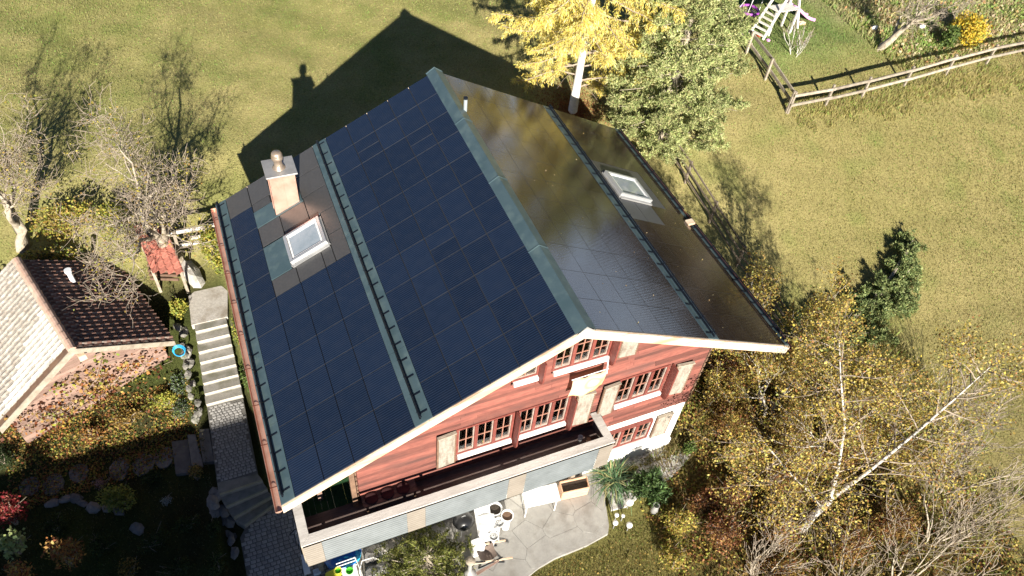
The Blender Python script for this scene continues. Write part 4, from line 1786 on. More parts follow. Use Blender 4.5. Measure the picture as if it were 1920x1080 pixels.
# blue hose reel hanging at the eave corner
hr_ = sp(SHW + .06, -.02, -SPT * SHW - .32)
mb = MB()
for k in range(3):
    pts = [hr_ + Vector(((.17 - .012 * k) * math.cos(t), -.05 - .03 * k, (.24 - .015 * k) * math.sin(t) - .12)) for t in [2 * math.pi * i / 16 for i in range(17)]]
    mb.tube(pts, .016, 6)
tag(mb.build("garden_hose", M_CYAN, off=tuple(hr_)), "coiled blue hose hanging at the front corner of the tiled shed", "hose")

# low wood store with red tiles behind the shed
ws = thing("wood_store", "small lean-to with red clay tiles under the bare tree", "lean-to", (-8.55, 10.9, .1))
X = Vector((.16, -1.0, 0)).normalized()
slope = .28
first = None
for i in range(9):
    for j in range(4):
        a = Vector((-9.02, 11.62, 1.12)) + Vector((.86, -.36, 0)) * (j / 4.0) + X * (.185 * i) + Vector((0, 0, -slope * .185 * i))
        Yv = Vector((.92, -.385, 0)).normalized()
        Xv = (X + Vector((0, 0, -slope + .10))).normalized()
        Yv = (Yv - Xv * Yv.dot(Xv)).normalized()
        Zv = Xv.cross(Yv)
        m = Matrix((Xv, Yv, Zv)).transposed().to_4x4()
        m.translation = a - ws.location
        if first is None:
            mb = MB()
            ys = [0, .13, .15, .18, .205, .23]
            zs = [0, .004, .03, .04, .03, .004]
            for x in (0, .24):
                for y, zz in zip(ys, zs):
                    mb.v.append((x, y, zz))
            for y, zz in zip(ys, zs):
                mb.v.append((.24, y, zz - .03))
            mb.f = [(k, 6 + k, 7 + k, k + 1) for k in range(5)] + [(6 + k, 12 + k, 13 + k, 7 + k) for k in range(5)]
            mb.mi = [0] * 10
            first = mb.build("roof_tile", M_TILER, None)
            first.parent = ws
            o = first
        else:
            o = share(first, "roof_tile", ws)
        o.matrix_basis = m
for (x, y) in ((-8.98, 11.5), (-8.2, 11.2), (-8.75, 10.1), (-7.98, 9.85)):
    mb = MB()
    mb.box(x - .04, x + .04, y - .04, y + .04, g(x, y) - .1, .62 if y < 11 else 1.0)
    mb.build("post", M_GWOOD, ws)
mb = MB()
for k in range(16):
    y_ = 10.15 + .08 * k
    mb.tube([(-8.95, y_ + .3, g(-8.6, 10.5) + .12 + .1 * (k % 3)), (-8.15, y_, g(-8.6, 10.5) + .12 + .1 * (k % 3))], .05, 7)
tag(mb.build("firewood", M_BROWN, ws), kind='stuff')
o = rock((-7.75, 10.35, g(-7.75, 10.35) + .1), .5, M_STONE, name="boulder", seed=3, sq=(.5, 1.2, .6), rot=.3)
tag(o, "pale wedge-shaped boulder beside the red tiled lean-to", "boulder")

# ------------------------------------------------------------------ fences
def rail_fence(name, label, pts, material, h=(.45, .9), posth=1.05, railw=(.10, .035), post=.10, gate=None, lean=0.0, rb=False):
    t_ = thing(name, label, "fence", (pts[0][0], pts[0][1], g(*pts[0])))
    for i, (x, y) in enumerate(pts):
        z = g(x, y)
        mb = MB()
        mb.bar((x - lean, y, z - .3), (x + lean, y - lean, z + posth), post, post * .9)
        mb.build("post", material, t_, bevel=.01)
    for (a, b_) in zip(pts[:-1], pts[1:]):
        for hh in h:
            d = Vector((b_[0] - a[0], b_[1] - a[1], 0)).normalized()
            nrm = Vector((d.y, -d.x, 0)) * (post * .5 + railw[1] * .5 + .003)
            A_ = Vector((a[0], a[1], g(*a) + hh + random.uniform(-.03, .03))) + nrm - d * .08
            B_ = Vector((b_[0], b_[1], g(*b_) + hh + random.uniform(-.03, .03))) + nrm + d * .08
            mb = MB()
            if rb:
                mb.tube([A_, (A_ + B_) / 2 + Vector((0, 0, -.015)), B_], railw[0] / 2, 7)
            else:
                mb.bar(A_, B_, railw[1], railw[0])
            mb.build("rail", material, t_)
    return t_


random.seed(12)
rail_fence("wooden_fence", "two-rail weathered fence along the lower edge of the play lawn", [(16.34, 11.81), (18.32, 11.80), (20.35, 11.85), (22.9, 12.0), (25.6, 12.2), (28.3, 12.35), (31.0, 12.45), (33.8, 12.6)], M_GWOOD, railw=(.12, .05))
rail_fence("wooden_fence", "short old fence climbing from the corner post towards the play frame", [(16.30, 11.86), (16.35, 13.72), (16.45, 15.45), (16.45, 17.3), (16.4, 19.2), (16.3, 21)], M_GWOOD, railw=(.13, .05))
rail_fence("dark_fence", "dark three-rail fence in the shade beyond the right eave", [(9.95, 11.2), (10.15, 9.7), (10.3, 7.9), (10.45, 6.0), (10.65, 3.9), (10.8, 2.1)], M_FENCE, h=(.35, .7, 1.02), railw=(.07, .03), post=.09)
lf = thing("white_fence", "whitewashed pole fence between the bare tree and the left eave", "fence", (-7.4, 11.0, .2))
for (a, b_) in (((-8.05, 10.95, 1.15), (-6.3, 11.0, 1.12)), ((-7.5, 10.9, .85), (-6.3, 10.95, .82)), ((-8.0, 11.0, .55), (-6.3, 11.05, .5))):
    mb = MB()
    mb.tube([a, ((a[0] + b_[0]) / 2, a[1] + .02, (a[2] + b_[2]) / 2 - .02), b_], .06, 8)
    mb.build("pole", M_PLAYW, lf)
for x_ in (-7.95, -7.08, -6.4):
    mb = MB()
    mb.bar((x_, 10.86, 0.0), (x_ + .03, 10.84, 1.28), .09, .07)
    mb.build("post", M_GWOOD, lf)

# ------------------------------------------------------------------ trees
def crown(name, parent, parts, material=M_LEAF):
    V_, F_, T_ = merge(parts)
    return np_mesh(name, V_, F_, material, parent, tint=T_)


def bare_tree(label, base, height, r0, seed, lean=(0, 0), depth=4, kids=(2, 3), wob=.2, material=M_BARKP, leafn=0, pal=None, group=None, name="bare_tree", ratio=.72, first=.22, ang=(25, 60), lift=.05, stems=1, rmin=.006, tw=0):
    rng = random.Random(seed)
    x, y = base
    z = g(x, y)
    t_ = thing(name, label, "tree", (x, y, z), group)
    segs, tips = [], []
    for s in range(stems):
        a = 2 * math.pi * s / stems + rng.random()
        sp_ = 0 if stems == 1 else .35
        d = Vector((lean[0] + sp_ * math.cos(a), lean[1] + sp_ * math.sin(a), 1)).normalized()
        grow(segs, tips, Vector((x, y, z - .15)) + Vector((math.cos(a), math.sin(a), 0)) * (.12 if stems > 1 else 0), d, height * first * rng.uniform(.85, 1.1), r0, depth, rng, kids, ang, ratio, wob, lift, rmin=rmin)
    if tw:      # fine side twigs on the outer branches
        extra = []
        for pts, rad, dep in list(segs):
            if dep <= 1:
                for _ in range(tw):
                    i = rng.randrange(1, len(pts))
                    ld = (pts[i] - pts[i - 1]).normalized()
                    ax = ld.cross(Vector((rng.gauss(0, 1), rng.gauss(0, 1), rng.gauss(0, 1)))).normalized()
                    nd = rot_about(ld, ax, R(rng.uniform(30, 75)))
                    L_ = rng.uniform(.18, .5)
                    p = pts[i]
                    extra.append(([p, p + nd * L_ * .5 + Vector((0, 0, rng.uniform(-.03, .05))), p + nd * L_ + Vector((rng.gauss(0, .05), rng.gauss(0, .05), .05))], [.007, .006, .004], 0))
        segs += extra
    branch_mesh(segs, "trunk", material, t_, lambda d: d >= depth - 1)
    tag(branch_mesh(segs, "branches", material, t_, lambda d: 0 < d < depth - 1), kind='stuff')
    tag(branch_mesh(segs, "twigs", M_TWIG, t_, lambda d: d == 0), kind='stuff')
    if leafn:
        r2 = np.random.default_rng(seed)
        tp_ = np.array([tuple(p) for t in tips for p in t[2][1:]])
        P_ = tp_[r2.integers(0, len(tp_), leafn)] + r2.normal(size=(leafn, 3)) * .09
        crown("crown", t_, [leaves(P_, .07, r2, pal)])
    return t_, segs, tips


YG = [(.34, .30, .05), (.42, .34, .06), (.22, .24, .05), (.30, .20, .06)]
bare_tree("gnarled leafless fruit tree with thick pale limbs above the red tiled lean-to", (-8.05, 11.05), 7.6, .23, 5, lean=(-.16, .10), depth=5, kids=(2, 3), wob=.22, leafn=1800, pal=YG, first=.27, ang=(35, 72), ratio=.76, tw=2)
bare_tree("leafless pale tree at the left edge above the tiled shed roof", (-12.35, 12.4), 7.2, .22, 9, lean=(.02, .05), depth=5, kids=(2, 3), wob=.24, leafn=1200, pal=YG, first=.26, ang=(32, 72), ratio=.76, tw=2)
bare_tree("leafless tree on the play lawn, trunk leaning towards the rough growth", (23.2, 14.4), 6.5, .2, 21, lean=(.35, -.2), depth=5, kids=(2, 3), wob=.2, first=.30, ang=(25, 55), ratio=.68)
bare_tree("thin leafless sapling with several pale stems on the play lawn", (18.6, 14.8), 1.7, .022, 31, depth=3, kids=(1, 2), stems=5, first=.4, ang=(15, 35), wob=.08, rmin=.009, name="sapling", material=M_PLAYW)

# larch
lx, ly = 7.14, 13.86
lz = g(lx, ly)
larch = thing("larch_tree", "tall golden larch with a white sunlit trunk behind the right roof slope", "tree", (lx, ly, lz))
mb = MB()
mb.tube([(lx, ly, lz - .2), (lx, ly, lz + 1.5), (lx + .03, ly, lz + 5), (lx, ly + .03, lz + 10), (lx, ly, lz + 16)], [.19, .15, .13, .09, .02], 12)
mb.build("trunk", M_LARCHB, larch, smooth=True)
rng = random.Random(4)
r2 = np.random.default_rng(4)
br = MB()
C_, D_ = [], []
hh = 1.1
while hh < 15.6:
    a = rng.random() * 2 * math.pi
    for _ in range(2):
        a += 2.4
        L_ = 3.55 * min(1, .76 + .035 * hh) * min(1, (16.2 - hh) / 8.5) * rng.uniform(.75, 1.12)
        if hh < 2.6:
            L_ *= .45 + .35 * (hh - 1)
        toward = math.cos(a) * -.45 + math.sin(a) * -.89
        if hh < 3.9 and toward > .70:
            continue
        d = Vector((math.cos(a), math.sin(a), .0))
        pts = []
        for k in range(8):
            t = k / 7
            pts.append(Vector((lx, ly, lz + hh)) + d * (L_ * t) + Vector((0, 0, .25 * t - .75 * t * t + .45 * t ** 4)) + Vector((rng.gauss(0, .03), rng.gauss(0, .03), rng.gauss(0, .02))))
        br.tube(pts, [.035 * (1 - .8 * k / 7) + .004 for k in range(8)], 4, cap=False)
        side = Vector((-d.y, d.x, 0))
        nside = int(16 * L_ / 3) + 3
        if hh > 7:
            nside = int(nside * .7)
        for k in range(nside):
            t = .22 + .78 * (k + rng.random()) / nside
            i = min(6, int(t * 7))
            p = pts[i].lerp(pts[i + 1], t * 7 - i)
            sl = (.75 * (1.1 - t) + .2) * rng.uniform(.6, 1.2)
            sd_ = (side * rng.choice((-1, 1)) + d * rng.uniform(.2, .9)).normalized()
            q = [p + sd_ * (sl * u_) + Vector((0, 0, -.32 * sl * u_ * u_ - .03)) for u_ in (0, .5, 1)]
            if hh < 9:
                br.tube(q, [.01, .007, .004], 3, cap=False)
            bare = hh < 2.2 and rng.random() < .5
            if bare:
                continue
            for u_ in np.linspace(.1, 1, 6):
                w_ = p + sd_ * (sl * u_) + Vector((0, 0, -.32 * sl * u_ * u_))
                C_.append(tuple(w_))
                D_.append((sd_.x * .35, sd_.y * .35, -.9))
        for k in range(5, 8):
            C_.append(tuple(pts[k]))
            D_.append((d.x * .6, d.y * .6, -.5))
    hh += .17
br.build("branches", M_TWIG, larch)
C_ = np.array(C_)
D_ = np.array(D_)
ry = np.repeat(np.arange(len(C_)), 15)
P_ = C_[ry] + r2.normal(size=(len(ry), 3)) * .045
dv = D_[ry] + r2.normal(size=(len(ry), 3)) * .38
LPAL = [(.76, .64, .14), (.80, .70, .22), (.68, .55, .10), (.80, .73, .34), (.62, .48, .12)]
crown("crown", larch, [leaves(P_, .135, r2, LPAL, aspect=.13, dirs=unit(dv))], M_NEEDLE)
# ring of rusty litter under the larch
n = 9000
ang = r2.uniform(0, 2 * np.pi, n)
rr0 = np.abs(r2.normal(size=n)) * 1.0
P_ = np.stack([lx + rr0 * np.cos(ang), ly + rr0 * np.sin(ang), np.zeros(n)], 1)
P_[:, 2] = g_np(P_[:, 0], P_[:, 1]) + .015
v_, f_, t_ = leaves(P_, .06, r2, [(.30, .12, .05), (.22, .08, .04), (.36, .18, .08)], flat=3)
tag(np_mesh("fallen_needles", v_, f_, M_LEAF, tint=t_), "rusty brown needles strewn under the larch", kind='stuff')


def pine(name, label, base, height, rad, seed, pal, clump=.42, dens=1.0, needle=.11, bottom=.0, group=None, per=46, lean=(0, 0)):
    rng = random.Random(seed)
    r2 = np.random.default_rng(seed)
    x, y = base
    z = g(x, y)
    t_ = thing(name, label, "tree", (x, y, z), group)
    mb = MB()
    mb.tube([(x, y, z - .2), (x + lean[0] * .5, y + lean[1] * .5, z + height * .5), (x + lean[0], y + lean[1], z + height * .97)], [.03 * height * .55 + .02, .02 * height * .5, .015], 8)
    br = MB()
    C_, N_ = [], []
    h_ = height * bottom + .25
    while h_ < height:
        f = h_ / height
        R0 = rad * (min(1, (f - bottom) / .18 + .45)) * (1 - max(0, f - .12)) ** .75 * 1.25
        R0 = max(R0, .12)
        nb = max(3, int(6.5 * dens * (R0 / rad + .25)))
        a0 = rng.random() * 6.28
        for k in range(nb):
            a = a0 + 6.28 * k / nb + rng.uniform(-.25, .25)
            L_ = R0 * rng.uniform(.72, 1.15)
            d = Vector((math.cos(a), math.sin(a), 0))
            o = Vector((x + lean[0] * f, y + lean[1] * f, z + h_))
            tip = o + d * L_ + Vector((0, 0, L_ * rng.uniform(.05, .35)))
            br.tube([o, o.lerp(tip, .5) - Vector((0, 0, .05)), tip], [.03, .02, .008], 4, cap=False)
            m_ = max(2, int(L_ / clump * 1.7))
            for j in range(m_):
                t = 1 - j / m_ * .7
                q = o.lerp(tip, t)
                sd_ = Vector((-d.y, d.x, 0)) * rng.uniform(-.4, .4) * L_ * (1.1 - t * .6)
                C_.append(tuple(q + sd_ + Vector((0, 0, rng.uniform(-.05, .12)))))
                N_.append((d.x * .5, d.y * .5, .8))
        h_ += clump * .75
    C_.append((x + lean[0], y + lean[1], z + height))
    N_.append((0, 0, 1))
    mb.build("trunk", M_BARK, t_, smooth=True)
    br.build("branches", M_BARK, t_)
    C_ = np.array(C_)
    N_ = np.array(N_)
    ry = np.repeat(np.arange(len(C_)), per)
    # needles radiate from several twig ends inside every clump
    sub = C_[ry] + unit(r2.normal(size=(len(ry), 3))) * (clump * .42 * r2.random((len(ry), 1)) ** .5)
    q = (r2.integers(0, 9, len(ry)))
    hubs = unit(r2.normal(size=(len(C_) * 9, 3))).reshape(len(C_), 9, 3) * clump * .33 * np.array([1, 1, .7])
    P_ = C_[ry] + hubs[ry, q] + r2.normal(size=(len(ry), 3)) * clump * .07
    dv = unit(N_[ry] * .8 + r2.normal(size=(len(ry), 3)))
    cl = r2.uniform(.75, 1.25, (len(C_), 1))
    v_, f_, tt = leaves(P_, needle, r2, pal, aspect=.28, dirs=dv)
    tt = tt * np.repeat(cl[ry], 4, 0)
    np_mesh("crown", v_, f_, M_NEEDLE, t_, tint=np.clip(tt, 0, .8))
    return t_


PP = [(.30, .34, .13), (.38, .40, .17), (.24, .29, .10), (.44, .43, .20)]
pine("pine_tree", "broad grey-green pine with clumped needles beside the golden larch", (9.75, 11.5), 11.5, 1.95, 3, PP, clump=.58, dens=1.0, needle=.11, per=230)
PD = [(.16, .21, .075), (.22, .27, .10), (.30, .33, .13), (.10, .14, .05)]
mp = thing("mountain_pine", "sprawling dark green mountain pine on the right meadow beyond the birch", "pine", (14.5, 3.0, g(14.5, 3.0)))
r2 = np.random.default_rng(8)
MPC = [(11.6, 3.1, .45), (11.9, 2.6, .45), (12.2, 2.9, .5), (12.9, 2.9, .6), (13.5, 2.8, .6), (13.0, 2.1, .5), (14.2, 3.4, .55), (14.9, 2.8, .6), (14.0, 2.1, .5), (15.4, 3.7, .6), (15.7, 2.6, .55), (16.0, 3.2, .6), (16.6, 4.1, .6), (16.5, 3.4, .5), (17.1, 3.9, .5), (17.5, 4.6, .5), (17.9, 4.9, .45), (15.0, 3.4, .7), (16.1, 3.9, .65), (14.5, 2.5, .6), (17.0, 4.4, .6)]
L = []
mb = MB()
for (x_, y_, r_) in MPC:
    z_ = g(x_, y_)
    mb.tube([(14.6, 3.0, g(14.6, 3.0) - .05), ((x_ + 14.6) / 2, (y_ + 3.0) / 2, z_ + .12), (x_, y_, z_ + .4)], [.06, .04, .02], 5, cap=False)
    for k in range(7):
        c = np.array([x_, y_, z_ + .25]) + r2.normal(size=3) * r_ * np.array([.62, .5, .28])
        c[2] = max(c[2], z_ + .1)
        m_ = 260
        hub = unit(r2.normal(size=(9, 3))) * .17
        P_ = c + hub[r2.integers(0, 9, m_)] + r2.normal(size=(m_, 3)) * .03
        v_, f_, t_ = leaves(P_, .11, r2, PD, aspect=.28, dirs=unit(r2.normal(size=(m_, 3)) + np.array([0, 0, .8])))
        L.append((v_, f_, t_ * r2.uniform(.8, 1.25)))
mb.build("branches", M_BARK, mp)
crown("crown", mp, L, M_NEEDLE)
pine("dwarf_pine", "rounded yellow-green dwarf pine in front of the balcony", (-3.55, -.55), 1.9, 1.05, 12, [(.13, .15, .03), (.18, .19, .045), (.09, .11, .025), (.22, .22, .06)], clump=.26, dens=1.3, needle=.07, per=70)
pine("low_pine", "small spiky dark green pine shrub in the pebble bed", (3.35, -.35), .75, .5, 14, [(.07, .12, .035), (.10, .16, .05), (.05, .09, .03)], clump=.22, dens=1.2, needle=.15, per=40)

# birch: a leaning two-stemmed tree with thin yellow leaves
bx_, by_ = 7.3, -2.95
bz_ = g(bx_, by_)
birch = thing("birch_tree", "two-stemmed birch with white bark and sparse yellow leaves at the lower right", "tree", (bx_, by_, bz_))
rng = random.Random(17)
fork = Vector((bx_ + .02, by_ - .02, bz_ + 2.0))
segs = [([Vector((bx_, by_, bz_ - .2)), Vector((bx_ - .06, by_ + .02, bz_ + .9)), fork], [.13, .11, .10], 9)]
limbs = [([fork, fork + Vector((.6, -.05, 1.35)), fork + Vector((1.35, .0, 2.7)), fork + Vector((2.1, .1, 4.0)), fork + Vector((2.7, .2, 5.0))], [.065, .048, .036, .024, .010]),
         ([fork, fork + Vector((-.05, .35, 1.2)), fork + Vector((-.05, .9, 2.5)), fork + Vector((-.3, 1.6, 3.8)), fork + Vector((-.35, 2.3, 4.9))], [.06, .045, .033, .02, .010]),
         ([fork - Vector((0, 0, .6)), fork + Vector((-.7, .3, .4)), fork + Vector((-1.5, .8, 1.3)), fork + Vector((-2.2, 1.5, 2.2))], [.05, .04, .028, .01])]
tips = []
for pts, rad in limbs:
    segs.append((pts, rad, 9))
    for k in range(1, 26):
        t = .15 + .85 * k / 25
        x = min(t, .999) * (len(pts) - 1)
        i = int(x)
        p = pts[i].lerp(pts[i + 1], x - i)
        ld = (pts[i + 1] - pts[i]).normalized()
        ax = ld.cross(Vector((rng.gauss(0, 1), rng.gauss(0, 1), rng.gauss(0, 1)))).normalized()
        nd = rot_about(ld, ax, R(rng.uniform(45, 85)))
        grow(segs, tips, p, nd, rng.uniform(.9, 1.6) * (1.15 - t * .5), .022, 2, rng, (2, 3), (25, 50), .62, .14, .03, 4, .25, 0, .004)
branch_mesh(segs, "trunk", M_BIRCH, birch, lambda d: d == 9)
tag(branch_mesh(segs, "branches", M_TWIG, birch, lambda d: d == 2), kind='stuff')
tag(branch_mesh(segs, "twigs", M_TWIG, birch, lambda d: d < 2), kind='stuff')
r2 = np.random.default_rng(17)
tpp = np.array([tuple(p) for t in tips for p in t[2][1:]])
n = 16000
P_ = tpp[r2.integers(0, len(tpp), n)] + r2.normal(size=(n, 3)) * .13
BPAL = [(.46, .37, .09), (.52, .43, .13), (.34, .29, .08), (.42, .27, .08), (.28, .29, .08), (.33, .17, .06), (.44, .34, .08), (.50, .38, .07)]
crown("crown", birch, [leaves(P_, .062, r2, BPAL, aspect=.8, jit=.4)])


t_, sg2, tp2 = bare_tree("slender multi-stemmed birch with ochre leaves reaching over the right end of the verge", (8.5, .7), 6.6, .06, 44, depth=4, kids=(2, 3), stems=4, first=.33, ang=(18, 45), wob=.10, ratio=.70, name="birch_tree", material=M_BIRCH, leafn=21000, pal=BPAL, rmin=.005)
t_, sg2, tp2 = bare_tree("slender birch with ochre leaves standing behind the fork of the two-stemmed birch", (9.6, -1.2), 6.0, .05, 46, depth=4, kids=(2, 3), stems=3, first=.33, ang=(18, 45), wob=.10, ratio=.70, name="birch_tree", material=M_BIRCH, leafn=6000, pal=BPAL, rmin=.005)


# ------------------------------------------------------------------ shrubs
def shrub(name, label, cat, base, size, n, leaf, pal, seed, stems=8, group=None, aspect=.65, hollow=.5, lift=0.0, material=M_LEAF, stemmat=None, up=0.0):
    r2 = np.random.default_rng(seed)
    x, y = base
    z = g(x, y) + lift
    t_ = thing(name, label, cat, (x, y, z), group)
    # lumpy volume: several overlapping lobes
    m_ = max(3, int(5 + size[0] * 3))
    lob = unit(r2.normal(size=(m_, 3))) * np.array(size) * .55 * r2.random((m_, 1)) ** .4
    lob[:, 2] = np.abs(lob[:, 2]) + size[2] * .45
    li = r2.integers(0, m_, n)
    v = unit(r2.normal(size=(n, 3))) * (r2.random((n, 1)) ** hollow) * np.array(size) * .55
    P_ = np.array([x, y, z]) + lob[li] + v
    gz_ = g_np(P_[:, 0], P_[:, 1]) + lift
    P_[:, 2] = np.maximum(P_[:, 2], gz_ + .02 + r2.random(n) * .05)
    dirs = None
    if up > 0:
        dirs = unit((P_ - np.array([x, y, z - .1])) * np.array([1, 1, 1]) + np.array([0, 0, up]))
    lm = r2.uniform(.8, 1.2, (m_, 1))
    V_, F_, T_ = leaves(P_, leaf, r2, pal, aspect=aspect, dirs=dirs)
    T_ = np.clip(T_ * np.repeat(lm[li], 4, 0), 0, .85)
    np_mesh("foliage", V_, F_, material, t_, tint=T_)
    rng = random.Random(seed)
    mb = MB()
    for k in range(stems):
        q = lob[rng.randrange(m_)]
        e = Vector((x + q[0] * 1.3, y + q[1] * 1.3, z + q[2] * 1.35))
        s_ = Vector((x + rng.uniform(-.1, .1) * size[0], y + rng.uniform(-.1, .1) * size[1], z - .05))
        md = s_.lerp(e, .5) + Vector((rng.gauss(0, .06), rng.gauss(0, .06), .05))
        mb.tube([s_, md, e], [.014, .010, .004], 4, cap=False)
        for _ in range(2):
            e2 = md + Vector((rng.gauss(0, .3) * size[0], rng.gauss(0, .3) * size[1], rng.uniform(.1, .6) * size[2]))
            mb.tube([md, e2], [.008, .003], 3, cap=False)
    mb.build("stems", stemmat or M_TWIG, t_)
    return t_


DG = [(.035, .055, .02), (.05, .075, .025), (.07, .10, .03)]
MG = [(.10, .16, .04), (.15, .20, .05), (.08, .12, .03)]
YGR = [(.30, .32, .05), (.38, .36, .07), (.20, .25, .05), (.45, .38, .08)]
OC = [(.38, .26, .06), (.30, .18, .05), (.42, .32, .10), (.22, .15, .05)]
RB = [(.24, .09, .04), (.16, .06, .035), (.32, .15, .06), (.38, .24, .08)]
RD = [(.28, .03, .035), (.20, .025, .03), (.34, .09, .06), (.12, .05, .03)]
OR = [(.38, .16, .05), (.45, .25, .07), (.28, .10, .045), (.42, .34, .1), (.16, .10, .04)]
GY = [(.16, .19, .15), (.22, .26, .20), (.12, .15, .11)]
PW = [(.55, .58, .60), (.42, .48, .5), (.15, .2, .15)]

shrub("hedge_bush", "dense yellow-green bush in the shade of the left bare trees", "bush", (-10.9, 12.5), (1.2, .8, 1.0), 2700, .08, YGR + OC, 1, 14)
shrub("hedge_bush", "yellow-green bush directly left of the red tiled lean-to", "bush", (-9.55, 12.2), (.9, .7, .9), 1700, .08, YGR, 2, 12)
shrub("hedge_bush", "sparse yellow-green bush half hiding the back of the red tiled lean-to", "bush", (-9.35, 11.3), (.5, .45, .6), 900, .075, YGR, 141, 22)
shrub("hedge_bush", "brown-green tangle behind the dark slope of the tiled shed", "bush", (-11.6, 11.4), (1.1, .5, .7), 2200, .07, OC + YGR + DG, 142, 40)
shrub("autumn_bush", "ochre bush at the left edge behind the tiled shed ridge", "bush", (-13.0, 10.7), (.9, .8, .8), 2600, .08, OC, 3, 10)
shrub("beech_bush", "bright yellow-green bush against the left eave gutter", "bush", (-7.0, 10.6), (.5, .8, 1.0), 2600, .085, YGR, 4, 10)
shrub("small_bush", "small yellow bush left of the top of the concrete steps", "bush", (-8.3, 9.2), (.35, .45, .4), 900, .08, YGR, 5, 6)
shrub("climber_plant", "green plant with reddish leaves beside the upper concrete steps, by the gutter", "plant", (-6.85, 7.9), (.18, .7, .45), 1100, .07, MG + YGR, 6, 6)
shrub("climber_plant", "narrow green plant beside the lower concrete steps", "plant", (-6.9, 6.9), (.15, .55, .35), 700, .07, MG, 7, 5)
shrub("bed_shrub", "leafy green shrub between the shed corner and the steps", "shrub", (-8.75, 7.1), (.3, .45, .35), 1000, .06, MG + GY, 8, 6)
shrub("bed_shrub", "grey-green shrub at the foot of the concrete steps", "shrub", (-8.85, 6.4), (.38, .4, .35), 1200, .045, GY + MG, 9, 6)
shrub("round_shrub", "round sunlit yellow-green shrub in the dark lower left garden", "shrub", (-10.75, 4.25), (.55, .48, .6), 1500, .075, [(.26, .28, .06), (.36, .34, .08), (.16, .2, .05)], 10, 10)
shrub("red_shrub", "crimson-leaved shrub at the left edge of the photo", "shrub", (-13.2, 4.4), (.55, .5, .9), 900, .09, RD, 11, 10, lift=.35)
shrub("pale_leaf_shrub", "shrub with large pale green leaves below the crimson shrub", "shrub", (-13.1, 3.5), (.4, .4, .8), 260, .13, [(.4, .5, .2), (.5, .55, .25)], 12, 9, lift=.4)
shrub("orange_shrub", "orange and red shrub at the bottom edge, left part of the garden", "shrub", (-11.9, 2.7), (.5, .4, .9), 700, .09, OR, 13, 10, lift=.55)
shrub("orange_shrub", "orange shrub at the very bottom left of the photo", "shrub", (-12.9, 2.6), (.4, .35, .9), 450, .09, OR, 14, 8, lift=.4)
shrub("flower_clump", "small clump of pale blue-white flowers in the dark garden", "flowers", (-9.6, 3.85), (.18, .18, .16), 420, .03, PW, 15, 4)
shrub("heather_clump", "pinkish heather clump left of the round yellow-green shrub", "plant", (-11.2, 4.9), (.2, .25, .3), 420, .035, [(.35, .2, .25), (.5, .35, .38), (.1, .12, .06)], 16, 4)
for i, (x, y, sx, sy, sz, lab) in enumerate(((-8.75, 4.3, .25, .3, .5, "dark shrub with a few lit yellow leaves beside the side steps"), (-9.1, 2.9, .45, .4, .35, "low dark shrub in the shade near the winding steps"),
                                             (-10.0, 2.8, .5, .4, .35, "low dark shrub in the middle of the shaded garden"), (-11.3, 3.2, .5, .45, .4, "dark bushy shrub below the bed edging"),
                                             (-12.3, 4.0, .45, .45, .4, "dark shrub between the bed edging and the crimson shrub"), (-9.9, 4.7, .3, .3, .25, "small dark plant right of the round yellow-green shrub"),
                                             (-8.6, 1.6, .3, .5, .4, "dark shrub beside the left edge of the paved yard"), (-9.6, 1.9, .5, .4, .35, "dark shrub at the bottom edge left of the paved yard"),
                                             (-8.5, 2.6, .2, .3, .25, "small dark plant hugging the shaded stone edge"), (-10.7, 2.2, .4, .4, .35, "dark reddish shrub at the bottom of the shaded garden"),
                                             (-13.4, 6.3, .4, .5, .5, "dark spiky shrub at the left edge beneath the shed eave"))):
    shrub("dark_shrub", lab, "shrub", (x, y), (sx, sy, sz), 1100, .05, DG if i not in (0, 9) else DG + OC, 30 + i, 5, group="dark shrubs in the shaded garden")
for i, (x, y, lab) in enumerate(((-11.2, 6.35, "orange-leaved perennial in front of the shed's boarded wall, left one"), (-10.2, 6.55, "orange-leaved perennial in front of the shed's boarded wall, middle one"),
                                 (-9.2, 6.75, "yellow-leaved perennial at the right end of the shed's boarded wall"))):
    shrub("perennial", lab, "plant", (x, y), (.5, .3, .4), 700, .07, [OR, OC, YGR][i], 50 + i, 8)
shrub("basement_shrub", "fresh green leafy plant at the right corner of the chalet", "shrub", (5.95, 2.5), (.5, .5, .9), 2400, .09, [(.10, .22, .03), (.16, .3, .05), (.07, .13, .03)], 60, 10)
shrub("basement_shrub", "small green plant at the edge of the pebble bed", "shrub", (5.25, .45), (.3, .25, .25), 700, .07, MG, 61, 5)
shrub("cellar_shrub", "yellow-green low shrub under the cellar window", "shrub", (3.05, .45), (.5, .2, .22), 1500, .05, [(.3, .3, .08), (.38, .34, .1), (.18, .2, .06)], 62, 6)
shrub("orange_bush", "bright orange-yellow bush behind the lower fence near the top right", "bush", (28.1, 13.9), (1.1, .9, 1.0), 3600, .11, [(.55, .40, .04), (.62, .44, .06), (.35, .34, .06)], 63, 12)
shrub("fence_bush", "green bush against the lower fence left of the orange-yellow one", "bush", (26.9, 13.7), (.6, .6, .8), 1500, .11, MG, 64, 9)
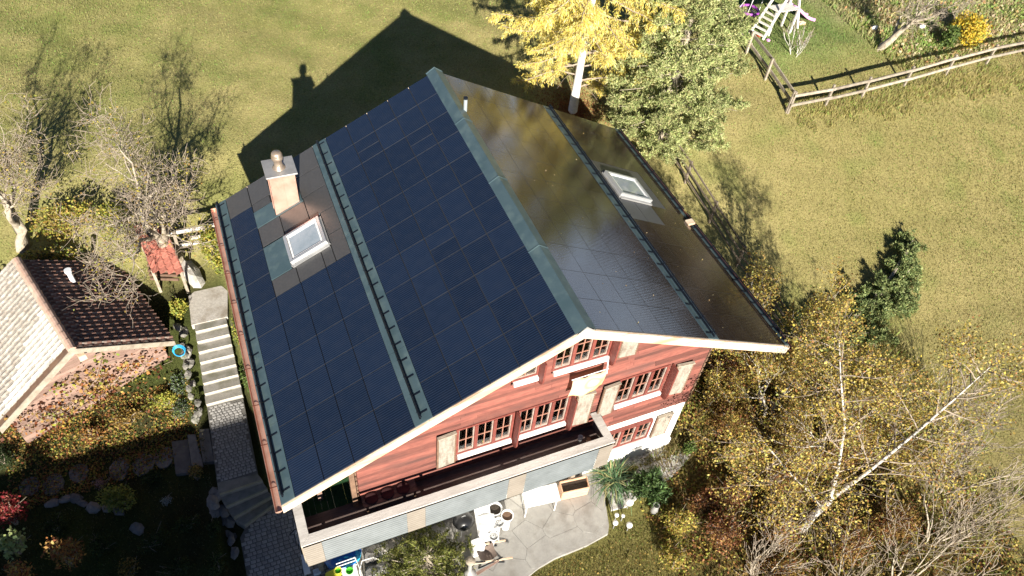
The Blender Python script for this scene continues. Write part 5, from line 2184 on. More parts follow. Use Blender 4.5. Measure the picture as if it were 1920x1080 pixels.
# undergrowth beneath the birch
under = [(6.9, 1.6, .9, OC, "ochre bush nearest the chalet's right corner"), (7.6, 2.2, 1.1, RB, "brown bush behind the chalet's right corner"), (8.7, 2.4, 1.0, OC + RB, "ochre and brown bush below the right end of the verge"),
         (9.8, 1.6, .9, OC, "ochre bush between the dark fence and the birch"), (6.5, -.2, .6, OC + YGR, "yellow bush at the right edge of the pebble bed"), (7.0, .6, 1.0, OC + RB, "brown-yellow bush below the cellar corner"),
         (4.8, -1.25, .6, RB, "russet shrub below the low pine"), (3.7, -1.6, .7, YGR + OC, "yellow-green plants around the globe lamps"), (5.8, -1.4, .65, RB, "dark red-brown bush left of the birch trunk"),
         (4.7, -2.4, .9, RB, "red-brown bush at the bottom, left of the birch"), (6.2, -2.9, .9, RB + OC, "russet bush at the foot of the birch"), (8.6, -.4, 1.1, OC, "ochre bush behind the birch trunk"),
         (9.8, -1.5, 1.1, OC + RB, "ochre bush right of the birch trunk"), (11.0, -.3, 1.0, OC, "ochre bush at the right under the long birch limb"), (8.2, -3.9, .9, OC + RB, "brown bush at the bottom right of the birch"),
         (9.7, -3.9, 1.0, RB + OC, "russet bush near the bottom right corner"), (11.6, -2.6, 1.1, OC, "ochre bush near the right edge"), (3.1, -2.4, .6, OC + YGR, "low yellow plants at the end of the terrace lawn"),
         (5.6, -3.9, .8, RB + OC, "russet bush at the bottom edge below the birch"), (7.4, -1.4, .9, RB, "dark brown bush right behind the birch fork")]
for i, (x, y, s_, pal, lab) in enumerate(under):
    shrub("autumn_bush", lab, "bush", (x, y), (s_ * .95, s_ * .85, s_ * .95), int(2300 * s_), .065, pal, 80 + i, 26, group="autumn bushes under the birch")
# bare twiggy shrubs at the bottom right
for i, (x, y, h_, lab) in enumerate(((10.9, -4.6, 4.4, "tall leafless shrub of pale stems in the bottom right corner"), (12.4, -3.4, 4.2, "leafless pale shrub at the right edge"), (8.9, -5.3, 3.8, "leafless shrub at the bottom edge right of the birch"),
                                     (6.9, -5.0, 3.2, "leafless arching shrub at the bottom edge below the birch"), (5.2, -3.6, 2.6, "thin leafless shrub left of the birch foot"), (13.6, -2.0, 4.0, "leafless shrub with crossing stems at the far right"))):
    bare_tree(lab, (x, y), h_, .035, 100 + i, depth=3, kids=(2, 3), stems=6, first=.42, ang=(15, 42), wob=.10, ratio=.66, name="bare_shrub", group="leafless shrubs at the bottom right", rmin=.007)

# ornamental grass and yucca-like plant at the terrace edge
yc = thing("strap_leaved_plant", "large strap-leaved plant with drooping pale blades at the terrace corner", "plant", (2.55, .35, -2.42))
r2 = np.random.default_rng(70)
Vs, Fs, Ts = [], [], []
kk = 0
for i in range(230):
    a = r2.uniform(0, 6.28)
    L_ = r2.uniform(.5, 1.15)
    d = np.array([math.cos(a), math.sin(a)])
    sd_ = np.array([-d[1], d[0], 0]) * .022
    c0 = np.array([2.55 + r2.normal() * .12, .35 + r2.normal() * .12, -2.42])
    col = pick([(.10, .19, .09), (.16, .26, .12), (.38, .36, .17), (.07, .12, .06)], 1, r2)[0]
    n_ = 6
    for k in range(n_):
        t = k / (n_ - 1)
        p = c0 + np.array([d[0] * L_ * t * .85, d[1] * L_ * t * .85, L_ * (1.15 * t - 1.05 * t * t)])
        w_ = sd_ * (1 - t * .85)
        Vs += [p - w_, p + w_]
        Ts += [col, col]
    for k in range(n_ - 1):
        Fs.append((kk + 2 * k, kk + 2 * k + 1, kk + 2 * k + 3, kk + 2 * k + 2))
    kk += 2 * n_
np_mesh("blades", np.array(Vs), np.array(Fs), M_LEAF, yc, tint=np.array(Ts))

# leaf litter on the slope before the shed and under the birch
def litter(name, label, x0, x1, y0, y1, n, pal, size, seed, keep=None):
    r2 = np.random.default_rng(seed)
    P_ = np.stack([r2.uniform(x0, x1, n), r2.uniform(y0, y1, n), np.zeros(n)], 1)
    k = vnoise(P_[:, 0], P_[:, 1], .5, seed) + .5 * r2.random(n) > .55
    if keep is not None:
        k &= keep(P_[:, 0], P_[:, 1])
    P_ = P_[k]
    P_[:, 2] = g_np(P_[:, 0], P_[:, 1]) + r2.uniform(.01, .09, len(P_))
    V_, F_, T_ = leaves(P_, size, r2, pal, flat=2.5, aspect=.8)
    return tag(np_mesh(name, V_, F_, M_LEAF, tint=T_), label, kind='stuff')


litter("fallen_leaves", "yellow and orange leaves strewn over the bank in front of the shed", -13.5, -8.5, 4.9, 7.3, 17000, OR + OC + YGR + RB + DG, .058, 1)
litter("fallen_leaves", "brown and ochre leaves and stalks under the birch and bushes", 3.0, 13.5, -6.5, 3.0, 42000, OC + RB + YGR, .075, 2, lambda x, y: ~((x < 5.4) & (y > -.1)))
litter("fallen_leaves", "few small leaves on the front lawn", -1.5, 4, -4, -1.0, 1500, OC, .05, 3, lambda x, y: y < -1.3)
litter("rough_growth", "tangled beige and green growth above the fence at the top right", 23.5, 40, 12.8, 30, 60000, [(.52, .42, .27), (.62, .52, .36), (.24, .34, .08), (.42, .40, .14), (.50, .30, .14)], .15, 4, lambda x, y: x + (y - 14) * .3 > 23.8)
# tall dry grass tufts along the fence and under the eave
grass("dry_fence_grass", 30000, 16.5, 34, 10.4, 12.6, lambda x, y: (.6 * vnoise(x, y, .45, 4) + .4 * vnoise(x, y, 1.5, 5) + .35 * np.random.default_rng(3).random(len(x)) - .5 * np.abs(y - 11.6) > .42), h=(.05, .15), w=.010, label="longer dry grass along the lower fence", cmul=1.35, seed=15)
grass("rough_grass", 70000, 23, 40, 12.6, 30, lambda x, y: x + (y - 14) * .3 > 23.2, h=(.06, .2), w=.016, label="tall unmown grass at the top right", cmul=1.35, seed=16)
grass("lawn_grass", 26000, -1.8, 4.5, -4.5, -1.0, lambda x, y: (y < -1.35) | (x > 1.9), h=(.03, .08), label="front lawn grass at the terrace edge", cmul=1.2, seed=17)
grass("weedy_grass", 50000, 3.2, 15, -7, 3.2, lambda x, y: vnoise(x, y, .8, 6) > .45, h=(.08, .3), w=.012, label="dry weeds between the bushes", cmul=1.3, seed=18)

# vine on the shed wall
vn = thing("climbing_vine", "vine with yellow and red leaves climbing the shed's boarded wall", "vine", tuple(sp(.6, .3, -2.9)))
r2 = np.random.default_rng(90)
rng = random.Random(90)
mb = MB()
L = []
for i in range(13):
    u_ = rng.uniform(-1.9, 2.2)
    top = -rng.uniform(.8, 1.6) - abs(u_) * SPT * .7
    pts = [sp(u_ + rng.gauss(0, .12) * k, .33 - .02 * k, -3.0 + (top + 3.0) * k / 5) for k in range(6)]
    mb.tube(pts, [.014, .012, .010, .008, .006, .004], 4, cap=False)
    for p in pts[1:]:
        c = np.array(tuple(p))
        m_ = rng.randint(8, 26)
        L.append(leaves(c + r2.normal(size=(m_, 3)) * np.array([.22, .12, .16]) - np.array([0, .06, 0]), .10, r2, [OR, OC, YGR, RB][rng.randrange(4)], aspect=.85))
mb.build("stems", M_TWIG, vn)
crown("foliage", vn, L)

# unseen wood added east of the meadow, dimmed to darken the roof reflection
r2 = np.random.default_rng(300)
L = []
TC = []
for k in range(420):
    y_ = r2.uniform(-25, 75)
    x_ = 46 + abs(r2.normal()) * 9 + .25 * max(0, y_ - 20)
    TC.append((x_, y_, r2.uniform(3.6, 6.0)))
for (x_, y_, h_) in TC:
    z_ = g(x_, y_)
    m_ = 150
    u_ = r2.random(m_) ** .6
    rad = (1 - u_) * 1.5 + .25
    a_ = r2.uniform(0, 6.28, m_)
    P_ = np.stack([x_ + rad * np.cos(a_) * r2.random(m_) ** .3, y_ + rad * np.sin(a_) * r2.random(m_) ** .3, z_ + .2 + u_ * h_], 1)
    L.append(leaves(P_, .75, r2, [DG, RB, OC, DG, [(.10, .07, .04), (.07, .05, .035)]][r2.integers(0, 5)], aspect=.8))
V_, F_, T_ = merge(L)
tag(np_mesh("added_wood", V_, F_, M_LEAF, tint=T_ * .4), "brown autumn wood east of the meadow, mirrored in the right roof slope", kind='stuff')

# small leaves blown onto the roof
r2 = np.random.default_rng(310)
m_ = 80
xs_ = r2.uniform(.5, 6.2, m_)
ys_ = r2.uniform(.2, 9.4, m_)
P_ = np.array([tuple(roof_pt(float(x), float(y), .006)) for x, y in zip(xs_, ys_)])
V_, F_, T_ = leaves(P_, .038, r2, [(.42, .32, .12), (.45, .38, .22), (.3, .2, .1)], flat=3)
tag(np_mesh("roof_leaves", V_, F_, M_LEAF, tint=T_), "tiny yellow leaves scattered over the right roof slope", kind='stuff')

# ------------------------------------------------------------------ house plants behind the windows
hp = 0
HL = ["leftmost sash of the left triple window", "middle sash of the left triple window", "right sash of the left triple window", "left sash of the centre triple window", "middle sash of the centre triple window",
      "right sash of the centre triple window", "left sash of the right triple window", "middle sash of the right triple window", "right sash of the right triple window", "left sash of the gable window", "middle sash of the gable window", "right sash of the gable window"]
for (x0, x1, zz) in ((-2.27, -.88, 1.18), (-.66, .66, 1.18), (2.17, 3.55, 1.18), (.04, 1.43, 3.70)):
    for k in range(3):
        x_ = x0 + (x1 - x0) * (k + .5) / 3 + random.uniform(-.05, .05)
        y_ = WY + .17
        t_ = thing("house_plant", "potted house plant behind the " + HL[hp], "plant", (x_, y_, zz), "house plants on the window shelves")
        mb = MB()
        mb.lathe([(0, 0), (.05, 0), (.065, .12), (.05, .12), (.045, .10), (0, .10)], (x_, y_, zz + .002), 12)
        mb.build("pot", M_TERRA if hp % 2 else M_WHITEP, t_)
        r2 = np.random.default_rng(200 + hp)
        m_ = 70
        P_ = np.array([x_, y_, zz + .24]) + r2.normal(size=(m_, 3)) * np.array([.075, .035, .08])
        crown("foliage", t_, [leaves(P_, .07, r2, [MG, YGR, [(.6, .58, .5), (.2, .3, .08)]][hp % 3])])
        hp += 1
mb = MB()
for (x0, x1, zz) in ((-2.33, -.82, 1.18), (-.72, .72, 1.18), (2.11, 3.61, 1.18), (-.02, 1.49, 3.70), (-1.04, -.36, 3.74)):
    mb.box(x0, x1, WY + .05, WY + .34, zz - .03, zz - .003)
    mb.build("window_shelf", M_PLANTER, house)
    mb = MB()

# ------------------------------------------------------------------ things on the terrace
TZ = -2.40


def bowl(mb, c, r, h, n=24):
    mb.lathe([(0, 0), (r * .7, 0), (r, h), (r * .9, h), (r * .62, h * .25), (0, h * .25)], c, n)


tb = thing("white_table", "white folding table on the terrace beneath the middle of the balcony", "table", (.1, .32, TZ))
mb = MB()
mb.hexa([(-.45, .12, -1.70), (.58, -.01, -1.70), (.68, .52, -1.70), (-.36, .62, -1.70), (-.45, .12, -1.67), (.58, -.01, -1.67), (.68, .52, -1.67), (-.36, .62, -1.67)])
mb.build("table_top", M_WHITEP, tb, bevel=.008)
for (x_, y_) in ((-.38, .17), (.50, .06), (.60, .46), (-.30, .56)):
    mb = MB()
    mb.tube([(x_, y_, TZ), (x_, y_, -1.702)], .018, 8)
    mb.build("leg", M_WHITEP, tb)
px = thing("wooden_planter", "orange-brown wooden planter box under the right part of the balcony", "planter", (1.25, .45, TZ))
for (a, b_) in (((.82, .28), (1.62, .18)), ((.88, .62), (1.70, .52)), ((.82, .28), (.88, .62)), ((1.62, .18), (1.70, .52))):
    for k in range(3):
        mb = MB()
        mb.bar((a[0], a[1], TZ + .09 + .155 * k), (b_[0], b_[1], TZ + .09 + .155 * k), .025, .148)
        mb.build("plank", M_PLANTER, px)
mb = MB()
mb.prism([(.83, .29), (1.61, .20), (1.68, .51), (.89, .60)], TZ + .3, TZ + .38)
mb.build("potting_soil", M_SOIL, px)

gt_ = thing("garden_table", "small white garden table with a cloth, below the balcony's middle beige panel", "table", (-1.62, .32, TZ))
mb = MB()
mb.prism([(-1.93, .02), (-1.50, -.04), (-1.36, .60), (-1.80, .66)], -1.72, -1.69)
mb.build("table_top", M_WHITEP, gt_, bevel=.008)
for (x_, y_) in ((-1.86, .08), (-1.55, .03), (-1.42, .54), (-1.74, .6)):
    mb = MB()
    mb.tube([(x_, y_, TZ), (x_, y_, -1.722)], .02, 8)
    mb.build("leg", M_WHITEP, gt_)
nx_, ny_ = 26, 30
vs, fs = [], []
for j in range(ny_ + 1):
    for i in range(nx_ + 1):
        u_, v_ = i / nx_, j / ny_
        x_ = -1.97 + .58 * u_ + .10 * v_
        y_ = -.28 + .62 * v_ - .05 * u_
        over = max(0, .16 - v_ * .62) + max(0, abs(u_ - .5) - .40) * .8
        z_ = -1.672 - over * 1.9 + .010 * math.sin(9 * u_ + 3 * v_) + .012 * math.sin(13 * v_ + 5 * u_) * (1 + 2 * (v_ < .3))
        vs.append((x_, y_, max(z_, TZ + .1)))
fs = [(j * (nx_ + 1) + i, j * (nx_ + 1) + i + 1, (j + 1) * (nx_ + 1) + i + 1, (j + 1) * (nx_ + 1) + i) for j in range(ny_) for i in range(nx_)]
mb = MB()
mb.add(vs, fs)
tag(mb.build("table_cloth", M_CLOTH, off=(-1.65, .0, -1.67), smooth=True), "crumpled white cloth draped over the small garden table", "cloth")
for i, (c, r_, h_, fill, lab) in enumerate((((-1.26, .40, -1.95), .21, .28, M_SOIL, "large round white tub furthest under the balcony"), ((-1.02, .08, -1.85), .18, .22, M_BROWN, "round white tub with brown contents right of the garden table"),
                                            ((-1.30, -.02, -1.80), .15, .14, None, "white dish with patterned cloth between the tubs"), ((-1.58, -.32, -1.80), .14, .12, None, "white dish with grey pattern at the near end of the garden table"))):
    t_ = thing("white_tub", lab, "tub", c, "white tubs and dishes on the terrace")
    mb = MB()
    bowl(mb, c, r_, h_)
    mb.build("bowl", M_WHITEP, t_, smooth=True)
    mb = MB()
    mb.lathe([(0, h_ * .78), (r_ * .83, h_ * .72)], c, 20)
    mb.build("filling", fill or mat("patterned_cloth", (.25, .25, .24), (.72, .72, .70), 22, .9, contrast=(.48, .52)), t_)
    mb = MB()
    mb.tube([(c[0], c[1], TZ), (c[0], c[1], c[2])], .05 if i > 1 else .11, 10)
    mb.build("pedestal", M_WHITEP, t_)
bb = thing("white_box", "white crate standing in front of the sling chair", "crate", (-2.02, -.32, TZ))
mb = MB()
mb.box(-2.18, -1.87, -.44, -.20, TZ, -1.82, M=None)
mb.build("body", M_WHITEP, bb, bevel=.012)
mb = MB()
mb.box(-2.20, -1.85, -.46, -.18, -1.818, -1.795)
mb.build("lid", M_CLOTH, bb, bevel=.008)
dc = thing("sling_chair", "low deck chair with brown sling seat and two long pale wooden rails", "deck chair", (-1.7, -.6, TZ))
for (a, b_) in (((-2.08, -.30, -1.98), (-1.21, -.36, -2.18)), ((-2.30, -.74, -1.98), (-1.21, -.88, -2.18))):
    mb = MB()
    mb.bar(a, b_, .05, .028)
    mb.build("arm_rail", M_VERGE, dc, bevel=.004)
mb = MB()
vs, fs = [], []
for j in range(11):
    for i in range(7):
        u_, v_ = i / 6, j / 10
        vs.append((-2.12 + .50 * v_ + .0 * u_, -.74 + .40 * u_ - .02 * v_, -1.86 - .30 * math.sin(math.pi * min(1, v_ * .9)) - .06 * math.sin(math.pi * u_)))
fs = [(j * 7 + i, j * 7 + i + 1, (j + 1) * 7 + i + 1, (j + 1) * 7 + i) for j in range(10) for i in range(6)]
mb.add(vs, fs)
mb.build("sling", M_SLING, dc, smooth=True)
for (a, b_) in (((-2.2, -.32, -1.86), (-1.45, -.34, TZ)), ((-2.26, -.76, -1.86), (-1.42, -.84, TZ)), ((-1.55, -.33, -1.98), (-2.1, -.32, TZ)), ((-1.5, -.84, -2.0), (-2.15, -.76, TZ))):
    mb = MB()
    mb.bar(a, b_, .03, .03)
    mb.build("leg", M_DARKM, dc)
mb = MB()
mb.prism([(-2.32, -.96), (-1.62, -.86), (-1.62, -.90), (-2.30, -1.05)], -2.05, -2.03)
mb.build("footrest_cloth", M_PINKW, dc)
kg = thing("kettle_grill", "black covered kettle grill under the balcony beside the dwarf pine", "grill", (-2.22, .35, TZ))
mb = MB()
mb.lathe([(0, .52), (.14, .55), (.25, .66), (.29, .76), (.29, .78), (.25, .90), (.13, .98), (0, 1.0)], (-2.22, .35, TZ), 24)
mb.build("kettle", M_BLACK, kg, smooth=True)
for k in range(3):
    t = 2.1 * k
    mb = MB()
    mb.tube([(-2.22 + .15 * math.cos(t), .35 + .15 * math.sin(t), TZ + .58), (-2.22 + .26 * math.cos(t), .35 + .26 * math.sin(t), TZ)], .012, 6)
    mb.build("leg", M_ALU, kg)
mb = MB()
mb.tube([(-2.27, .35, TZ + 1.0), (-2.27, .35, TZ + 1.04), (-2.17, .35, TZ + 1.04), (-2.17, .35, TZ + 1.0)], .008, 6)
mb.build("handle", M_ALU, kg)
sv = thing("outdoor_stove", "grey metal garden stove with a capped flue at the terrace's left edge", "stove", (-2.5, -.95, TZ))
mb = MB()
mb.lathe([(.0, 0), (.16, 0), (.18, .45), (.09, .62), (.055, .66), (.055, 1.22)], (-2.5, -.95, TZ), 20)
mb.build("body", M_LEAD, sv, smooth=True)
mb = MB()
mb.lathe([(.13, 1.26), (.06, 1.34), (0, 1.35)], (-2.5, -.95, TZ), 20)
mb.lathe([(.13, 1.26), (0, 1.262)], (-2.5, -.95, TZ), 20)
mb.tube([(-2.54, -.95, TZ + 1.2), (-2.54, -.95, TZ + 1.28)], .006, 4)
mb.tube([(-2.46, -.95, TZ + 1.2), (-2.46, -.95, TZ + 1.28)], .006, 4)
mb.build("flue_cap", M_GWOOD, sv)

# play things at the balcony's left corner
sh = thing("shell_pool", "blue plastic shell pool leaning under the left end of the balcony", "paddling pool", (-5.5, .72, TZ))
mb = MB()
ns = 26
pf = [(0, 0), (.30, .015), (.40, .05), (.44, .16), (.46, .16), (.43, .03), (.33, -.01), (0, -.012)]
Mx = Matrix.Rotation(R(-14), 3, 'X')
for (r_, z_) in pf:
    for j in range(ns):
        t = 2 * math.pi * j / ns
        q = r_ * (1 + .05 * abs(math.cos(5 * t)))
        p = Mx @ Vector((q * math.cos(t) * 1.05, q * math.sin(t) * .75, z_))
        mb.v.append((p.x - 5.48, p.y + .66, p.z + TZ + .16))
for i in range(len(pf) - 1):
    for j in range(ns):
        mb.f.append((i * ns + j, i * ns + (j + 1) % ns, (i + 1) * ns + (j + 1) % ns, (i + 1) * ns + j))
        mb.mi.append(0)
mb.build("shell", mat("swirled_blue_plastic", (.01, .10, .42), (.05, .45, .72), 2.2, .3, contrast=(.49, .51)), sh, smooth=True)
ty = thing("sand_tray", "yellow and white play tray with two green bowls in front of the blue shell", "play tray", (-5.6, .2, TZ))
mb = MB()
mb.prism([(-6.02, .38), (-5.74, .42), (-5.62, .22), (-5.95, -.15), (-6.15, .0)], TZ + .38, TZ + .42)
mb.build("yellow_board", M_YELL, ty, bevel=.01)
mb = MB()
mb.box(-5.62, -5.22, -.12, .40, TZ + .30, TZ + .33)
mb.build("white_board", M_WHITEP, ty, bevel=.01)
for (x_, y_, m_) in ((-5.70, .30, M_YELL), (-5.42, .22, M_GREEN)):
    mb = MB()
    bowl(mb, (x_, y_, TZ + .42 if x_ < -5.6 else TZ + .335), .10, .09)
    bo = mb.build("bowl", m_, ty, smooth=True)
    mb = MB()
    mb.lathe([(0, .05), (.08, .05)], (x_, y_, TZ + .42 if x_ < -5.6 else TZ + .335), 16)
    mb.build("bowl_floor", M_GREEN, bo)
for (a, b_) in (((-5.70, .48), (-5.20, .48)), ((-5.20, .48), (-5.12, -.2)), ((-5.70, .40), (-5.20, .40))):
    mb = MB()
    mb.tube([(a[0], a[1], TZ + .5), (b_[0], b_[1], TZ + .5)], .013, 6)
    mb.build("frame_tube", M_WHITEP, ty)
for (x_, y_) in ((-5.7, .48), (-5.2, .48), (-5.12, -.2), (-5.95, 0), (-5.6, -.1)):
    mb = MB()
    mb.tube([(x_, y_, TZ), (x_, y_, TZ + .5 if x_ > -5.8 and y_ > .2 or x_ > -5.2 else TZ + .37)], .013, 6)
    mb.build("frame_tube", M_WHITEP, ty)
wh = MB()
wh.tube([(-5.15, -.25, TZ + .02), (-5.18, .15, TZ + .35), (-5.05, .35, TZ + .45), (-4.75, .35, TZ + .42), (-4.45, .25, TZ + .05)], .014, 6)
tag(wh.build("bent_hoop", M_WHITEP, off=(-4.9, .2, TZ)), "thin white hoop arching over the rocks beside the play tray", "hoop")
wh = MB()
wh.tube([(-4.95, -.35, TZ + .02), (-4.9, -.1, TZ + .25), (-4.6, .05, TZ + .30), (-4.35, .1, TZ + .02)], .014, 6)
tag(wh.build("bent_hoop", M_WHITEP, off=(-4.7, -.1, TZ)), "second thin white hoop, the one nearer the bottom edge", "hoop")
for i, (x, y, r_, sq, lab) in enumerate(((-4.75, .55, .24, (1, .8, .6), "grey flat rock at the back between the shell pool and the dwarf pine"), (-4.55, .12, .2, (.8, 1.2, .7), "white rock left of the dwarf pine"),
                                         (-4.85, .1, .22, (1, 1, .5), "grey rock right of the play tray"), (-4.3, -.3, .22, (1, .8, .7), "pale rock at the lower left foot of the dwarf pine"), (-4.4, .5, .24, (.9, 1, .9), "pale standing rock behind the left side of the dwarf pine"),
                                         (-2.80, -.75, .2, (1, .8, .6), "pale rock between the dwarf pine and the garden stove"), (-2.95, -1.2, .17, (1, 1, .6), "small white rock at the bottom edge below the dwarf pine"))):
    o = rock((x, y, TZ + .05), r_, M_STONE if i not in (0, 2) else M_STONED, name="garden_rock", seed=40 + i, sq=sq, rot=i)
    tag(o, lab, "rock", "rocks around the dwarf pine")
bed = MB()
bed.prism([(-5.1, .8), (-2.9, .8), (-2.8, .1), (-2.72, -.6), (-2.8, -1.5), (-5.4, -1.5), (-5.5, -.2)], -2.5, -2.405)
tag(bed.build("rock_bed", mat("rock_bed_soil", (.10, .09, .07), (.24, .22, .19), 9, .95, .7, 30, c3=(.07, .09, .03), s3=3), off=(0, 0, 0)), "stony soil around the dwarf pine", kind='structure')
shrub("low_plant", "low yellow-green plants between the rocks left of the dwarf pine", "plant", (-4.45, -.15), (.3, .3, .2), 700, .05, YGR + MG, 140, 4)
mb = MB()
mb.box(-6.32, -6.12, .56, .72, TZ + .0, TZ + .10)
tag(mb.build("watering_block", mat("pale_blue_block", (.5, .58, .68), (.7, .75, .82), 6, .6), off=(-6.2, .6, TZ), bevel=.02), "small pale blue box on the paving at the balcony corner", "box")

# bicycle beside the corner of the balcony
bc = thing("bicycle", "white bicycle leaning beside the left end of the balcony", "bicycle", (-6.52, 1.2, TZ))
BX = -6.50


def P3(y, z, dx=0):
    return Vector((BX + .16 * (z - .3) + dx, y, TZ + z))


for yw in (.72, 1.74):
    mb = MB()
    c = P3(yw, .34)
    M = Matrix.Rotation(R(90), 3, 'Y')
    ring = [P3(yw + .33 * math.cos(t), .34 + .33 * math.sin(t)) for t in [2 * math.pi * k / 32 for k in range(33)]]
    mb.tube(ring, .02, 8, cap=False)
    wl_ = mb.build("wheel", M_BLACK, bc, smooth=True)
    mb = MB()
    ring = [P3(yw + .305 * math.cos(t), .34 + .305 * math.sin(t)) for t in [2 * math.pi * k / 32 for k in range(33)]]
    mb.tube(ring, .011, 6, cap=False)
    for k in range(12):
        t = math.pi * k / 6
        mb.bar(P3(yw, .34), P3(yw + .3 * math.cos(t), .34 + .3 * math.sin(t)), .004)
    mb.build("rim", M_ALU, wl_)
mb = MB()
for a, b_ in (((.72, .34), (1.12, .34)), ((1.12, .34), (1.02, .82)), ((.72, .34), (1.05, .74)), ((1.12, .36), (1.60, .80)), ((1.05, .74), (1.58, .84)), ((1.57, .92), (1.64, .66)), ((1.64, .66), (1.74, .34))):
    mb.tube([P3(*a), P3(*b_)], .022, 8)
mb.build("frame", M_WHITEP, bc)
mb = MB()
mb.tube([P3(1.56, .93), P3(1.54, 1.02)], .014, 8)
mb.tube([P3(1.42, 1.05, -.27), P3(1.53, 1.03, -.1), P3(1.53, 1.03, .1), P3(1.42, 1.05, .27)], .014, 8)
mb.build("handlebar", M_DARKM, bc)
mb = MB()
mb.lathe([(0, .03), (.06, .02), (.07, 0), (0, 0)], P3(1.0, .88), 12)
mb.box(BX + .02, BX + .16, .86, 1.10, TZ + .88, TZ + .92)
mb.build("saddle", M_BLACK, bc, bevel=.01)
mb = MB()
mb.prism([(BX - .02, .38), (BX + .14, .38), (BX + .13, .95), (BX, .95)], TZ + .72, TZ + .735)
mb.build("luggage_rack", M_WHITEP, bc)

# globe lamps
for i, (x, y, r_, lab) in enumerate(((2.60, -.58, .115, "largest white globe lamp, the one nearest the low pine"), (2.28, -1.18, .09, "white globe lamp at the front right of the group"), (1.93, -.98, .08, "white globe lamp at the front left of the group"),
                                     (2.08, -.78, .065, "small white globe lamp in the middle of the group"), (2.25, -.86, .055, "smallest white globe lamp, right of the middle one"), (2.95, .05, .085, "pale globe standing on the pebbles behind the others"))):
    t_ = thing("globe_lamp", lab, "lamp", (x, y, g(x, y)), "white globe lamps among the plants")
    z = g(x, y)
    mb = MB()
    hh_ = .28 if i < 5 else .05
    mb.tube([(x, y, z - .05), (x, y, z + hh_)], .015, 8)
    mb.build("stem", M_ALU, t_)
    mb = MB()
    mb.lathe([(r_ * math.sin(math.pi * k / 12), -r_ * math.cos(math.pi * k / 12)) for k in range(13)], (x, y, z + hh_ + r_), 20)
    mb.build("globe", M_WHITEP, t_, smooth=True)
vz = thing("grey_vase", "pale grey vase standing among the plants right of the globe lamps", "vase", (3.28, -.95, g(3.28, -.95)))
mb = MB()
mb.lathe([(0, 0), (.08, 0), (.12, .16), (.09, .34), (.06, .40), (.10, .46), (.085, .46), (.05, .40), (0, .38)], (3.28, -.95, g(3.28, -.95)), 18)
mb.build("body", M_LEAD, vz, smooth=True)

# ------------------------------------------------------------------ play frame on the lawn
GZ0 = 1.05
pf_ = thing("play_frame", "bleached wooden play frame with a wide ladder, platform and pink slide", "play frame", (18.6, 16.8, GZ0))
A0, A1 = Vector((17.51, 16.80, GZ0)), Vector((17.80, 16.14, GZ0))
B0, B1 = Vector((18.25, 17.00, GZ0 + 1.15)), Vector((18.45, 16.40, GZ0 + 1.15))
for (a, b_) in ((A0, B0), (A1, B1)):
    mb = MB()
    d = (b_ - a)
    mb.bar(a - d * .05, a + d * 2.6, .10, .07)
    mb.build("ladder_beam", M_PLAYW, pf_, bevel=.006)
for k in range(6):
    t = .12 + .88 * k / 5
    mb = MB()
    a, b_ = A0.lerp(B0, t), A1.lerp(B1, t)
    mb.bar(a + Vector((0, 0, .04)), b_ + Vector((0, 0, .04)), .16, .03)
    mb.build("rung_board", M_PLAYW, pf_, bevel=.005)
for k in range(7):
    mb = MB()
    a = B0.lerp(B1, 0) + Vector((.17 * k, .02, 0))
    b_ = B1 + Vector((.17 * k, -.01, 0))
    mb.bar(a + Vector((.08, 0, .02)), b_ + Vector((.08, 0, .02)), .155, .035)
    mb.build("platform_board", M_PLAYW, pf_, bevel=.004)
for (x_, y_, h_) in ((18.32, 16.42, 1.15), (19.42, 16.95, 2.9), (19.5, 16.38, 1.15)):
    mb = MB()
    mb.bar((x_, y_, GZ0 - .1), (x_, y_, GZ0 + h_), .09)
    mb.build("post", M_PLAYW, pf_, bevel=.005)
mb = MB()
mb.bar((20.15, 16.6, GZ0 - .1), (19.3, 16.95, GZ0 + 3.0), .09)
mb.build("brace_post", M_PLAYW, pf_)
mb = MB()
mb.bar((17.9, 19.4, GZ0 - .1), (18.0, 18.0, GZ0 + 3.0), .09)
mb.bar((17.75, 17.0, GZ0 - .1), (18.0, 18.0, GZ0 + 3.0), .09) if False else None
mb.build("swing_leg", M_PLAYW, pf_)
mb = MB()
mb.bar((18.0, 18.0, GZ0 + 2.95), (19.5, 17.3, GZ0 + 2.95), .12)
mb.build("top_beam", M_PLAYW, pf_)
mb = MB()
pts = []
for k in range(9):
    t = k / 8
    pts.append(Vector((19.45 + 1.75 * t, 16.85 + .2 * t, GZ0 + 1.15 - 1.0 * (t ** .9) + .04 * math.sin(t * 7))))
nrm = Vector((-.11, .99, 0))
for a, b_ in zip(pts[:-1], pts[1:]):
    for s_ in (-1, 1):
        mb.hexa([a + nrm * .24 * s_ - Vector((0, 0, .02)), b_ + nrm * .24 * s_ - Vector((0, 0, .02)), b_ + nrm * .27 * s_ - Vector((0, 0, .02)), a + nrm * .27 * s_ - Vector((0, 0, .02)),
                 a + nrm * .24 * s_ + Vector((0, 0, .12)), b_ + nrm * .24 * s_ + Vector((0, 0, .12)), b_ + nrm * .27 * s_ + Vector((0, 0, .12)), a + nrm * .27 * s_ + Vector((0, 0, .12))])
    mb.hexa([a - nrm * .24, b_ - nrm * .24, b_ + nrm * .24, a + nrm * .24, a - nrm * .24 + Vector((0, 0, .02)), b_ - nrm * .24 + Vector((0, 0, .02)), b_ + nrm * .24 + Vector((0, 0, .02)), a + nrm * .24 + Vector((0, 0, .02))])
mb.build("slide", M_PINK, pf_)
nsw = thing("nest_swing", "round purple nest swing hanging left of the wide ladder", "swing", (18.2, 18.05, GZ0 + .45))
c = Vector((18.2, 18.05, GZ0 + .45))
mb = MB()
